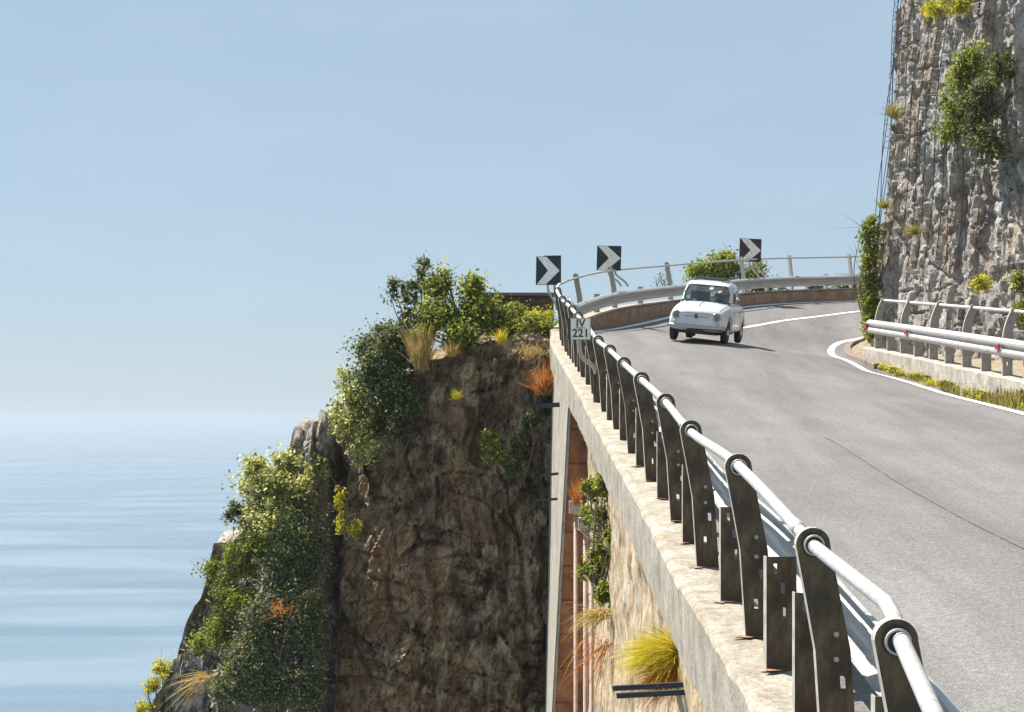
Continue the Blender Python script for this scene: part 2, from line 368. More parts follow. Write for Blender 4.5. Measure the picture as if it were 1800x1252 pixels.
R_EDGE = [(8.0, 3, -2.2), (7.9, 12, -1.22), (7.7, 20, -0.46), (7.65, 25.5, 0.06), (7.7, 30.8, 0.46), (7.5, 36, 0.96), (7.83, 40.5, 1.40), (8.4, 44.8, 1.79), (9.48, 45.7, 2.17), (10.8, 46.3, 2.45), (14, 47, 2.85)]
ctrl = []
for i in range(0, len(KERB), 6):
    n, t = right_of(KERB, i); p = KERB[i] + n*0.22; ctrl.append((p.x, p.y, p.z-0.07))
ctrl += [(2.0, 41.5, 2.17), (3, 45, 2.60), (4.4, 47.2, 2.93), (6.77, 49.5, 3.25), (8.4, 50.5, 3.40), (10.5, 51.5, 3.55), (14, 52.8, 3.78)]
ctrl += R_EDGE + [(3.4, 36.6, 1.635), (4.6, 36.4, 1.60), (4.0, 38.5, 1.83), (3.9, 34.5, 1.38), (12, 20, -0.6), (12, 34, 0.6)]
ctrl = np.array(ctrl, float)
def tps_fit(C, lam=1.2):
    n = len(C); d = np.sqrt(((C[:, None, :2]-C[None, :, :2])**2).sum(-1)); K = np.where(d > 0, d*d*np.log(d+1e-12), 0)
    A = np.zeros((n+3, n+3)); A[:n, :n] = K + lam*np.eye(n); A[:n, n] = 1; A[:n, n+1:] = C[:, :2]; A[n:, :n] = A[:n, n:].T
    b = np.zeros(n+3); b[:n] = C[:, 2]; return np.linalg.solve(A, b)
TPS = tps_fit(ctrl)
def zroad(x, y):
    x = np.atleast_1d(np.asarray(x, float)); y = np.atleast_1d(np.asarray(y, float))
    d = np.sqrt((x[:, None]-ctrl[None, :, 0])**2 + (y[:, None]-ctrl[None, :, 1])**2)
    K = np.where(d > 0, d*d*np.log(d+1e-12), 0)
    return K @ TPS[:-3] + TPS[-3] + TPS[-2]*x + TPS[-1]*y
def zr(x, y): return float(zroad(x, y)[0])
def on_road(px, py):
    lo = None
    for k in range(600):
        d = 6 + k*0.08; p = at(px, py, d)
        if p.z < zr(p.x, p.y):  # ray under the surface
            return p
    return at(px, py, 45)

# ------------------------------------------------------------------ road, sea
def in_poly(x, y, P):
    c = np.zeros(len(x), bool); j = len(P)-1
    for i in range(len(P)):
        xi, yi = P[i]; xj, yj = P[j]
        k = ((yi > y) != (yj > y)) & (x < (xj-xi)*(y-yi)/((yj-yi) or 1e-9)+xi)
        c ^= k; j = i
    return c
poly = [(p.x, p.y) for p in KERB] + [(p.x, p.y) for p in FARK[1:]] + [(14.2, 46.0), (11, 45.9), (9.6, 45.2), (9.2, 43), (8.9, 40), (8.6, 36), (8.5, 30), (8.5, 20), (9, 3)]
st = 0.16
gx = np.arange(0, 15, st); gy = np.arange(3, 55, st)
XX, YY = np.meshgrid(gx, gy); ZZ = zroad(XX.ravel(), YY.ravel()).reshape(XX.shape)
V = np.stack([XX.ravel(), YY.ravel(), ZZ.ravel()], 1)
ny, nx = XX.shape
i, j = np.meshgrid(np.arange(ny-1), np.arange(nx-1), indexing='ij')
a = (i*nx+j).ravel(); F = np.stack([a, a+1, a+nx+1, a+nx], 1)
cx = V[F].mean(1); F = F[in_poly(cx[:, 0], cx[:, 1], poly)]
used = np.unique(F); remap = np.zeros(len(V), int); remap[used] = np.arange(len(used))
structure('road', np_mesh('road', V[used], remap[F], True), M['asphalt'])

def ribbon(pts, w, lift, name, mat, kind='structure', wob=0.0):
    rows = []
    P = [Vector((p[0], p[1], 0)) for p in pts]
    for i in range(len(P)):
        n, t = right_of(P, i)
        ww = w*(1 + wob*(random.random()-0.5))
        r = []
        for k in (-0.5, 0, 0.5):
            q = P[i] + n*ww*k; r.append((q.x, q.y, zr(q.x, q.y)+lift))
        rows.append(r)
    mb = MB(); mb.grid(rows); o = link(name, mb.mesh(name), mat); o['kind'] = kind
    return o
def dense(pts, step=0.12): return catmull([(p[0], p[1], 0) for p in pts], step)
# outer edge line: along the far parapet and a short way back along the railing
edge = []
for i in range(len(KERB)):
    if KERB[i].y > 33:
        n, t = right_of(KERB, i); edge.append(KERB[i] + n*0.48)
for i in range(2, len(FARK)):
    n, t = right_of(FARK, i); edge.append(FARK[i] + n*0.50)
edge = smooth_z(edge, 5)
ribbon(dense(edge), 0.13, 0.010, 'road_edge_line', M['paint'])
inner = [(p[0], p[1]) for p in R_EDGE]
ribbon(dense(inner), 0.17, 0.010, 'road_edge_line', M['paint'])
cl = [on_road(px, py) for px, py in ((1285, 580), (1330, 573), (1380, 565), (1440, 557), (1510, 548), (1560, 544))]
ribbon(dense(cl), 0.12, 0.010, 'road_centre_line', M['paint'], wob=0.2)
seam = [on_road(px, py) for px, py in ((1450, 770), (1482, 788), (1576, 849), (1690, 913), (1800, 968), (1900, 1020))]
ribbon(dense(seam), 0.014, 0.008, 'road_seam', M['tar'], wob=1.2)

def sea():
    me = bpy.data.meshes.new('sea'); S = 60000
    me.from_pydata([(-S, -S, -80), (S, -S, -80), (S, S, -80), (-S, S, -80)], [], [(0, 1, 2, 3)])
    m, n, l, p = new_mat('calm sea water')
    v = coords(n, l, (0.004, 0.012, 1))
    t = ntex(n, l, v, 1.0, 5, 0.55, 0.5)
    r = ramp(n, [(0.38, (0.075, 0.128, 0.178)), (0.62, (0.14, 0.198, 0.252))]); l.new(t.outputs['Fac'], r.inputs['Fac'])
    l.new(r.outputs['Color'], p.inputs['Base Color'])
    rr = ramp(n, [(0.35, (0.22,)*3), (0.65, (0.45,)*3)]); l.new(t.outputs['Fac'], rr.inputs['Fac']); l.new(rr.outputs['Color'], p.inputs['Roughness'])
    p.inputs['IOR'].default_value = 1.33
    v2 = coords(n, l, (0.25, 0.5, 1)); w = ntex(n, l, v2, 1.0, 6, 0.6)
    b = n.new('ShaderNodeBump'); b.inputs['Strength'].default_value = 0.5; b.inputs['Distance'].default_value = 0.6
    l.new(w.outputs['Fac'], b.inputs['Height']); l.new(b.outputs['Normal'], p.inputs['Normal'])
    return structure('sea', me, m)
sea()
def haze():
    me = bpy.data.meshes.new('haze'); mb = MB(); mb.box((0, 0, -31), (56000, 56000, 100))
    m = bpy.data.materials.new('sea haze'); m.use_nodes = True; n = m.node_tree.nodes; n.clear()
    out = n.new('ShaderNodeOutputMaterial'); pv = n.new('ShaderNodeVolumePrincipled')
    pv.inputs['Color'].default_value = (0.56, 0.66, 0.76, 1); pv.inputs['Density'].default_value = 0.00026
    pv.inputs['Anisotropy'].default_value = 0.2
    m.node_tree.links.new(pv.outputs[0], out.inputs['Volume'])
    o = link('haze', mb.mesh('haze'), m); o['kind'] = 'stuff'
    tag(o, 'pale sea haze hanging between the viewer and the horizon', 'haze')
haze()

# ------------------------------------------------------------------ walls along the road
def sweep(P, prof, step=1, end_caps=True):
    mb = MB(); rows = []
    for i in range(0, len(P), step):
        n, t = right_of(P, i)
        rows.append([P[i] + n*a + Vector((0, 0, z)) for a, z in prof])
    mb.grid(rows, closed=True, caps=end_caps); return mb
def rough_kerb(P, prof, amp=0.012, step=0.09):
    P = catmull(P, step) if step else P
    mb = MB(); rows = []
    for i in range(len(P)):
        n, t = right_of(P, i); r = []
        for a, z in prof:
            q = P[i] + n*a + Vector((0, 0, z))
            d = mn.fractal(q*2.2, 1, 2, 4)*amp + mn.noise(q*9)*amp*0.5
            r.append(q + n*(d if a < 0 else -d) + Vector((0, 0, d*0.6)))
        rows.append(r)
    mb.grid(rows, closed=True, caps=True); return mb
kp = [(-0.29, -0.04), (-0.27, -0.012), (-0.23, 0), (-0.1, 0.0), (0.05, 0.0), (0.15, 0.0), (0.17, -0.03), (0.17, -0.56), (-0.15, -0.57), (-0.28, -0.55), (-0.285, -0.40), (-0.29, -0.2)]
KERB_D = [p for p in KERB]
parapet = thing('concrete_parapet', 'long pale concrete kerb beam carrying the near railing above the drop', 'parapet', tuple(KERB[0]))
part('kerb_beam', rough_kerb(KERB_D, kp), M['kerb'], parapet)
fp = [(-0.2, -0.02), (-0.18, 0), (0.0, 0.0), (0.17, 0.0), (0.2, -0.025), (0.2, -0.2), (0.2, -0.7), (-0.2, -0.7), (-0.2, -0.3)]
farw = thing('parapet_wall', 'brown stained low wall round the outside of the far bend', 'wall', tuple(FARK[0]))
part('wall', rough_kerb(FARK, fp, 0.015, 0.12), M['farwall'], farw)
cp = [(-0.22, 0.004), (-0.22, 0.045), (0.215, 0.045), (0.215, 0.004)]
part('coping', rough_kerb(FARK, cp, 0.006, 0.2), M['kerb'], farw)

# rubble / plaster retaining wall below the kerb beam
def retaining():
    rows = []
    P = [p for p in KERB if p.y < 31.0]; P = catmull(P, 0.07)
    zs = np.concatenate([np.arange(0, 6.5, 0.1), np.arange(6.5, 14, 0.5), [20, 40, 85]])
    mb = MB()
    for i in range(len(P)):
        n, t = right_of(P, i); r = []
        for z in zs:
            q = P[i] + n*float(np.interp(P[i].y, [16, 30], [-0.20, 0.07])) + Vector((0, 0, -0.53-z))
            k = Vector((q.x*1.0, q.y*1.3, q.z*2.2))
            d = 0.0
            if z < 8:
                d = mn.fractal(q*1.3, 1, 2, 5)*0.07 + mn.ridged_multi_fractal(Vector((q.x*4, q.y*4, q.z*1.6)), 1.0, 2.1, 4, 1.0, 2.0)*0.018
            r.append(q - n*d)
        rows.append(r)
    mb.grid(rows); return mb
rw = thing('retaining_wall', 'pale rough retaining wall dropping below the kerb beam', 'wall', (1.3, 12, -2))
part('wall_face', retaining(), M['oldwall'], rw)

# buttress at the far end: sunlit flank, brown front with shade painted into its colour, stone courses
def buttress():
    f = MB(); s = MB()
    zs = [0.3, 0.0, -0.6, -1.8, -3, -4.2, -5.4, -7, -10, -20, -60, -85]
    nl = lambda z: 1.0 - 0.053*(0.45-z) if z < 0.45 else 1.0       # near edge X
    fl = lambda z: 0.93 - 0.0233*(1.8-z)
    f.grid([[(nl(z)-0.002, 30.0, z), (1.5, 30.0, z)] for z in zs])
    s.grid([[(nl(z), 30.0, z), (nl(z)*0.5+fl(z)*0.5, 34.2, z), (fl(z), 38.6, z)] for z in zs])
    s.grid([[(nl(0.3), 30.0, 0.3), (0.95, 34.2, 0.3), (fl(0.3), 38.6, 0.3)], [(nl(0.3)+0.02, 30.0, 0.31), (0.955, 34.2, 0.75), (fl(1.2)+0.01, 38.6, 1.25)]])
    s.grid([[(nl(z), 30.0, z), (nl(z)-0.006+0.06, 29.97, z)] for z in zs])
    return f, s
bt = thing('buttress', 'stone buttress with rusty brown front, shade painted in, and pale flank under the railing', 'buttress', (1.0, 30, -2))
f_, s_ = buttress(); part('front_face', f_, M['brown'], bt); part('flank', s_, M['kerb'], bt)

# stone wall behind the plants, left of the corner
def rubble_wall():
    mb = MB(); x0, x1 = -0.75, 1.0; y = 41.0
    rows = []
    for z in np.arange(1.7, 2.93, 0.06):
        r = []
        for x in np.arange(x0, x1+0.01, 0.06):
            k = Vector((x*3.2, z*4.5, 3.3)); vd = mn.voronoi(k)
            r.append((x, y - min(0.07, (vd[0][1]-vd[0][0])*0.15) - 0.02*(x+1), z))
        rows.append(r)
    mb.grid(rows); mb.box((0.125, 41.2, 2.3), (1.75, 0.3, 1.2)); return mb
sw = thing('stone_wall', 'dark red rubble wall with a level coping behind the cliff top plants', 'wall', (0.1, 41, 1.8))
part('wall', rubble_wall(), M['stone'], sw)
c_ = MB(); c_.box((0.1, 41.12, 2.965), (1.95, 0.62, 0.07)); part('coping', c_, M['coping'], sw)

# low wall of the inner side
RW_TOP = [(8.42, 18, -0.26), (8.45, 24, 0.27), (8.45, 29.1, 0.718), (8.45, 34.2, 1.165), (8.42, 39.9, 1.66)]
RWP = catmull(RW_TOP, 0.4)
rp = [(-0.2, -0.02), (-0.18, 0), (0.0, 0), (0.2, 0), (0.2, -0.75), (-0.2, -0.75), (-0.2, -0.4), (-0.2, -0.2)]
inw = thing('low_wall', 'weathered grey concrete low wall below the inner railing by the cliff', 'wall', (8.45, 30, 0.5))
part('wall', rough_kerb(RWP, rp, 0.022, 0.1), M['sidewall'], inw)

# curb round the nose of the bend
nose = catmull([(7.98, 37.2, 0), (8.2, 40.5, 0), (8.72, 44.3, 0), (9.25, 45.15, 0), (10.2, 45.75, 0), (12, 46.2, 0)], 0.2)
for p in nose: p.z = zr(p.x, p.y)
cb = thing('curb', 'narrow brown curb round the nose of the inner verge', 'curb', tuple(nose[0]))
part('curb_edge', rough_kerb(nose, [(-0.09, 0.10), (-0.07, 0.13), (0.07, 0.13), (0.09, 0.10), (0.09, -0.1), (-0.09, -0.1)], 0.012, 0.1), plain('brown curb', (0.20, 0.15, 0.125), 0.9), cb)

# verge inside the curb and behind the low wall
def verge():
    mb = MB(); rows = []
    for y in np.arange(18, 47.01, 0.25):
        r = []
        for k in range(24):
            if y <= 39.5: xl = 8.5
            else:
                xl = float(np.interp(y, [39.5, 40.5, 44.3, 45.15, 45.75, 46.2, 47], [8.18, 8.25, 8.78, 9.3, 10.2, 12, 13.5]))
            x = xl + (17-xl)*(k/23)**1.4
            z = zr(min(x, 9.5), min(y, 45.5)) + 0.09
            if y < 39.5: z = max(z, float(np.interp(y, [18, 24, 29.1, 34.2, 39.9], [-0.26, 0.27, 0.718, 1.165, 1.66]))-0.22)
            z += mn.fractal(Vector((x, y, 0))*1.5, 1, 2, 4)*0.05 + max(0, (x-9.3))*0.12
            r.append((x, y, z))
        rows.append(r)
    mb.grid(rows); return mb
structure('verge', verge().mesh('verge', None, True), M['earth'])

# ------------------------------------------------------------------ railings
def resample_at(P, y):
    for i in range(len(P)-1):
        if P[i].y <= y <= P[i+1].y:
            t = (y-P[i].y)/max(1e-6, P[i+1].y-P[i].y); n, tt = right_of(P, i)
            return P[i].lerp(P[i+1], t), n, tt
    n, tt = right_of(P, len(P)-2); return P[-1], n, tt

def channel(rows, holes, depth=0.06):
    """rows: (centre x, half width, z); web at y=0, flanges to +y; holes: (row index, x0, x1) fractions"""
    mb = MB(); mb.slot = {}
    for i in range(len(rows)-1):
        c0, h0, z0 = rows[i]; c1, h1, z1 = rows[i+1]
        xs = [-1, 1]; gap = None
        for k, a, b in holes:
            if k == i: xs = [-1, a, b, 1]; gap = 1
        for q in range(len(xs)-1):
            if gap == q: continue
            mb.face([(c0+h0*xs[q], 0, z0), (c0+h0*xs[q+1], 0, z0), (c1+h1*xs[q+1], 0, z1), (c1+h1*xs[q], 0, z1)])
        for s in (-1, 1):
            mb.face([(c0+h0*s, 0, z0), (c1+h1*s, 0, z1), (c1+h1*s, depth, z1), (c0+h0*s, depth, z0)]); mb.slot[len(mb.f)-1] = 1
    return mb
def solid(name, mb, mat, th):
    me = mb.mesh(name); bm = bmesh.new(); bm.from_mesh(me); bm.faces.ensure_lookup_table()
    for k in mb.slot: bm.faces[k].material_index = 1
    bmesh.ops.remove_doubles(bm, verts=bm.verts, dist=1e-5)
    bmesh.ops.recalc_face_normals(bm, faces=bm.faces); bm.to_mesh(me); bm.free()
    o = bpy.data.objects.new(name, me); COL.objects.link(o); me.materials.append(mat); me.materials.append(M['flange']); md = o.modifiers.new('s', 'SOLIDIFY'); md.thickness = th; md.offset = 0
    bake(o); me = o.data; bpy.data.objects.remove(o); return me
def tall_rows(side, curve=False, ht=1.05, lean=LEAN, w=0.082):
    rows = []; zs = [0, 0.18, 0.24, 0.36, 0.42, 0.545]
    for z in zs: rows.append((-side*0.035*(z/0.545 if not curve else 0), w, z))
    if curve:
        for k in range(1, 9):
            t = k/8; z = 0.545 + (ht-0.545)*t; rows.append((-side*lean*t**2.2, w*(1-0.12*t), z))
    else:
        for z in (0.8, ht): rows.append((-side*(0.035+(lean-0.035)*(z-0.545)/(ht-0.545)), w*0.97, z))
    c, h, z = rows[-1]; h0 = h
    for k in range(1, 8):
        a = k/8*math.pi/2; rows.append((c, h0*math.cos(a), z + h0*math.sin(a)))
    rows.append((c, 0.004, z+h0)); return rows
def short_rows(h=0.65, w=0.085):
    return [(0, w, z) for z in (0, 0.30, 0.36, h-0.21, h-0.15, h-0.10, h-0.04, h)]
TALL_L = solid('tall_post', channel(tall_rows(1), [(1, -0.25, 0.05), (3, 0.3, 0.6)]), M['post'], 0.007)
TALL_F = solid('tall_post', channel(tall_rows(1, w=0.058), []), M['post_grey'], 0.007)
TALL_R = solid('tall_post', channel(tall_rows(-1, True, 1.10), [(1, -0.25, 0.05)]), M['post_grey'], 0.007)
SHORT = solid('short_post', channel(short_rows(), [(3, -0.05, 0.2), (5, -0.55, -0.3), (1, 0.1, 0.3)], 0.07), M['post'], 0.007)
SHORT_F = solid('short_post', channel(short_rows(0.5, 0.06), [], 0.07), M['post_grey'], 0.007)
SHORT_R = solid('short_post', channel(short_rows(0.6), [], 0.07), M['post_grey'], 0.007)

WP = [(0, 0), (0.02, 0), (0.075, 0.045), (0.085, 0.06), (0.085, 0.095), (0.02, 0.14), (0.02, 0.17), (0.085, 0.215), (0.085, 0.25), (0.075, 0.265), (0.02, 0.31), (0, 0.31)]
def beam_mesh(P, side, off, z0):
    th = 0.007
    outer = [(side*(off+a), z0+h) for a, h in WP]; inn = [(side*(off+a-th), z0+h) for a, h in reversed(WP)]
    return sweep(P, outer + inn)
def railing(name, label, P, tubepts, talls, shorts, tall_me, short_me, side, h_t, beam_z0, beam_off, lean, r=0.033, base=None):
    root = thing(name, label, 'guardrail', tuple(P[len(P)//2]))
    org = ORG[root.name]
    tb = MB(); tb.tube(tubepts, r, 12); part('handrail', tb, M['galv'], root, smooth=True)
    part('rail_beam', beam_mesh(P, side, beam_off, beam_z0), M['beam'], root, smooth=False)
    posts = []
    for lst, me, nm in ((talls, tall_me, 'tall_post'), (shorts, short_me, 'short_post')):
        for y in lst:
            q, n, t = resample_at(P, y)
            o = link(nm, me, None, root); o.location = q - org
            o.rotation_euler = (0, 0, math.atan2(n.y, n.x) + random.uniform(-0.05, 0.05)); posts.append(o)
            if nm == 'tall_post' and h_t:
                s = MB(); c = q - n*side*lean + Vector((0, 0, h_t))
                s.tube([c - t*0.035, c + t*0.075], r*1.32, 14); part('sleeve', s, M['dark_metal'], o) if False else None
    return root, posts
TB = [Vector((x, d, z)) for d, x, z in TUBE]
tub = TB[:3] + [Vector((1.478, 6.62, -0.765)), Vector((1.487, 6.78, -0.735))] + catmull(TB[4:], 0.5)
tallY = [4.6, 6.38, 8.2, 10.5, 13.1, 15.1, 17.7, 20.1, 22.8, 25.3, 27.5, 29.6, 31.2, 32.8, 34.4, 36.3]
shortY = [5.5, 7.05, 8.9, 9.75, 11.65, 14.1, 16.4, 18.9, 21.5, 24.1, 26.45, 28.6, 30.4, 32.0, 33.6, 35.4, 37.3]
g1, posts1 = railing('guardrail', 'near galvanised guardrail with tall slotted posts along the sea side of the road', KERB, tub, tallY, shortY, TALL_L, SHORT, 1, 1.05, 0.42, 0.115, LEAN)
for k in range(6, len(tub)-8, 9):
    if tub[k].y > 24: break
    s = MB(); dd = (tub[k+1]-tub[k]).normalized(); s.tube([tub[k]-dd*0.07, tub[k]+dd*0.07], 0.0375, 14); part('sleeve', s, M['galv'], g1, smooth=True)
# collars where the handrail passes through each tall post
for o in [p for p in posts1 if p.name.startswith('tall_post')]:
    s = MB(); s.lathe((-LEAN, 0, 1.05), (0, -1, 0), [(0.056, 0.004), (0.056, 0.010), (0.03, 0.012)], 20)  # black disc painted in for the shaded gap round the handrail
    link('gap_shade', s.mesh('gap_shade'), M['black'], o)
    s = MB(); s.tube([(-LEAN + 0.046*math.cos(k/20*2*math.pi), -0.035, 1.05 + 0.046*math.sin(k/20*2*math.pi)) for k in range(21)], 0.0055, 6)
    link('collar', s.mesh('collar', None, True), M['galv'], o)
    for bx, bz in ((-0.02, 0.62), (-0.02, 0.50)):
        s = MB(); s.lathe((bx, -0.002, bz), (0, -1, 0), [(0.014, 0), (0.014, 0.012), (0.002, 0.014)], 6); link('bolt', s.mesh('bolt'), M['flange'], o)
# rust stains at the feet
for y in tallY + shortY:
    if y > 22: continue
    q, n, t = resample_at(KERB, y); c = q - n*random.uniform(0.0, 0.1) - t*random.uniform(0.02, 0.05); ring = []
    for a in range(22):
        ang = a/22*2*math.pi; rr = max(0.008, 0.036 + 0.075*mn.noise(Vector((math.cos(ang)*2.6, math.sin(ang)*2.6, y*3))))
        ring.append(c + n*rr*2.2*math.cos(ang) + t*rr*math.sin(ang) + Vector((0, 0, 0.011)))
    rs_ = MB(); rs_.face(ring); part('rust_stain', rs_, M['rust'], parapet)

FT = [Vector((x, d, z)) for d, x, z in FAR]
g2, posts2 = railing('guardrail', 'far guardrail curving round the outer bend behind the white car', FARK, catmull(FT, 0.5), [40.5, 44.0, 47.5, 50.0, 51.0, 51.85, 52.8], [39.3, 42.3, 45.8, 48.9, 50.55, 51.5, 52.3], TALL_F, SHORT_F, 1, 1.0, 0.14, 0.10, LEAN*0.6, r=0.026)
RT = [p + Vector((LEAN, 0, 1.10)) for p in RWP if p.y <= 39.4]
RBP = [p for p in RWP if p.y <= 39.9]
g3, posts3 = railing('guardrail', 'inner galvanised guardrail with curved post tops in front of the cliff', RBP, RT, [19.1, 21.6, 24.1, 26.6, 29.1, 31.7, 34.2, 36.7, 39.2], [20.3, 22.8, 25.3, 27.85, 30.4, 32.95, 35.45, 37.95], TALL_R, SHORT_R, -1, 0, 0.34, 0.10, LEAN)
for y in (20.9, 29.0, 35.7, 39.75):
    q, n, t = resample_at(RBP, y); c = q - n*0.205 + Vector((0, 0, 0.495))
    s = MB(); s.box(c, (0.03, 0.22, 0.085)); part('reflector', s, M['red'], g3)

# ------------------------------------------------------------------ signs
def text_mesh(body, size):
    cu = bpy.data.curves.new('t', 'FONT'); cu.body = body; cu.size = size; cu.align_x = 'CENTER'; cu.align_y = 'CENTER'; cu.extrude = 0.002; cu.offset = size*0.015
    o = bpy.data.objects.new('t', cu); COL.objects.link(o)
    dg = bpy.context.evaluated_depsgraph_get(); dg.update(); me = bpy.data.meshes.new_from_object(o.evaluated_get(dg))
    bpy.data.objects.remove(o); return me
def chevron_sign(label, c, w, h, yaw, roll, foot, double=False):
    t = thing('chevron_sign', label, 'road sign', tuple(foot), 'chevron signs on the bend')
    R = Matrix.Rotation(yaw, 3, 'Z') @ Matrix.Rotation(roll, 3, 'Y')
    def L(x, y, z): return c + R @ Vector((x*w, y, z*h))
    p = MB(); p.box(c, (w, 0.025, h), R); part('sign_panel', p, M['black'], t)
    ch = [(-0.46, 0.485), (-0.08, 0.485), (0.485, 0), (-0.08, -0.485), (-0.46, -0.485), (-0.0, 0)]
    e = MB(); fr = [L(x, -0.018, z) for x, z in ch]; bk = [L(x, -0.0105, z) for x, z in ch]
    e.face([fr[0], fr[1], fr[2], fr[5]]); e.face([fr[5], fr[2], fr[3], fr[4]]); e.grid([fr, bk], closed=True)
    part('chevron', e, M['white'], t)
    if double:
        q = MB(); R2 = Matrix.Rotation(yaw+0.12, 3, 'Z'); q.box(c + Vector((0.1, 0.16, 0.035)), (w*0.72, 0.025, h), R2); part('rear_panel', q, M['black'], t)
    for s in (-0.02, 0.26):
        a = L(s, 0.03, 0.3); b = L(s, 0.03, -0.52); f = foot + Vector((s*w, 0.05, 0))
        pts = [a, b, b.lerp(f, 0.3) + Vector((-0.02, 0, -0.02)), b.lerp(f, 0.7) + Vector((0.02, 0, 0.0)), f]
        m = MB(); m.tube(catmull(pts, 0.05), 0.028, 8); part('support_pipe', m, M['beam'], t, smooth=True)
    return t
chevron_sign('left chevron sign with a second panel behind it above the corner of the near railing', at(963.5, 476, 39.5), 0.57, 0.66, -0.25, 0.02, at(980, 545, 39.5), True)
chevron_sign('tallest standing chevron sign above the far railing between the corner and the car', at(1070.5, 454, 44.3), 0.63, 0.64, -0.12, 0.03, at(1093, 503, 44.4))
chevron_sign('right chevron sign above the far railing beside the round bush', at(1319, 440, 50.4), 0.66, 0.68, 0.15, 0.03, at(1337, 492, 50.5))

def km_sign():
    c = at(1020.5, 578.5, 26.3); foot = at(1046, 706, 26.5)
    t = thing('distance_marker', 'small white distance plate reading IV 221 on a bent beige pipe', 'road sign', tuple(foot))
    w, h = 0.30, 0.325; cream = plain('cream sign face', (0.86, 0.80, 0.64), 0.6)
    p = MB(); p.box(c, (w+0.014, 0.03, h+0.014)); part('sign_panel', p, M['beige_pipe'], t)
    e = MB(); e.box(c + Vector((0, -0.0175, 0)), (w-0.012, 0.005, h-0.012)); part('sign_face', e, cream, t)
    rot = Matrix.Rotation(math.radians(90), 4, 'X')
    for body, dz, sz in (('IV', 0.082, 0.17), ('221', -0.07, 0.175)):
        me = text_mesh(body, sz); me.transform(Matrix.Translation(c + Vector((0, -0.0235, dz)) - foot) @ rot)
        link('lettering', me, M['black'], t)
    b = MB(); b.box(c + Vector((0, -0.0225, 0.015)), (0.15, 0.005, 0.008)); part('bar', b, M['black'], t)
    k = MB(); k.box(c + Vector((-0.175, 0.05, 0)), (0.035, 0.12, h)); part('side_bracket', k, M['dark_metal'], t)
    m = MB(); m.tube(catmull([at(1018, 575, 26.36), at(1018, 606, 26.36), at(1024, 628, 26.38), at(1043, 645, 26.45), at(1048, 658, 26.5)], 0.03), 0.036, 10); part('bent_pipe', m, M['beige_pipe'], t, smooth=True)
    s = MB(); s.box(at(1048.5, 683, 26.5), (0.10, 0.07, 0.44)); part('post', s, M['post'], t)
km_sign()

# ------------------------------------------------------------------ rock
HALF = Vector((0.5, 0.5, 0.5))
def rock_disp(p, blocks=1.0, seed=0.0, zs=0.5):
    q = Vector((p.x, p.y, p.z*zs)) + Vector((seed, seed*0.7, 0))
    w = Vector((mn.noise(q*0.9), mn.noise(q*0.9+Vector((9, 0, 0))), mn.noise(q*0.9+Vector((0, 7, 0)))))*0.22
    d = mn.fractal(q*0.35, 1.0, 2.0, 4)*0.55
    q2 = q + w
    v1 = mn.voronoi(q2*0.85); d += (mn.cell(v1[1][0]*7.3)-0.5)*0.26*blocks + (q2*0.85-v1[1][0]).dot(mn.cell_vector(v1[1][0]*5.7)-HALF)*0.55*blocks
    v2 = mn.voronoi(q2*2.3); d += (mn.cell(v2[1][0]*5.1)-0.5)*0.14*blocks + (q2*2.3-v2[1][0]).dot(mn.cell_vector(v2[1][0]*9.1)-HALF)*0.30*blocks
    v3 = mn.voronoi(q2*5.5); d += (mn.cell(v3[1][0]*3.7)-0.5)*0.06*blocks + (q2*5.5-v3[1][0]).dot(mn.cell_vector(v3[1][0]*4.3)-HALF)*0.13*blocks
    v4 = mn.voronoi(Vector((q2.x, q2.y, q2.z*0.8))*12); d += (mn.cell(v4[1][0]*3.1)-0.5)*0.05*blocks
    q3 = Vector((p.x*3.2, p.y*3.2, p.z*0.9)); d += mn.ridged_multi_fractal(q3*0.8, 1.0, 2.1, 5, 1.0, 2.0)*0.045
    for fx, fz, am, wd, o_ in ((0.8, 0.16, 0.20, 0.03, 0.0), (1.9, 0.4, 0.10, 0.035, 5.0), (0.7, 1.6, 0.14, 0.04, 11.0)):
        g = mn.noise(Vector(((p.x + 0.6*p.y + w.x)*fx + 0.25*p.z*fz + seed, o_, p.z*fz + w.y*0.5)))
        d -= am*math.exp(-(g/wd)**2)
    d += mn.fractal(p*6, 0.8, 2, 4)*0.03
    return d
ZT = [(2.0, 1.75), (1.2, 1.75), (0, 1.78), (-0.9, 1.62), (-2.1, 1.2), (-2.8, 0.65), (-3.5, -0.1), (-4.05, -0.85), (-4.25, -0.3), (-4.5, -0.05), (-4.62, -0.35), (-4.8, -0.3), (-4.95, -0.55), (-5.1, -0.45), (-5.28, -0.42), (-5.4, -0.7), (-5.5, -1.0), (-5.6, -1.5), (-6.2, -2.2), (-6.9, -3.1), (-7.4, -3.25), (-7.6, -4.1), (-8.06, -5.05), (-8.25, -5.7), (-8.75, -6.75), (-9.1, -7.4), (-10, -9.5), (-12, -15), (-16, -32), (-22, -62), (-28, -84)]
ZT = ZT[::-1]
def zt(x): return float(np.interp(x, [a for a, b in ZT], [b for a, b in ZT]))
def yfront(x): return float(np.interp(x, [-28, -10, -6, -4, 0, 2], [50, 43.0, 41.6, 40.4, 38.9, 38.6]))
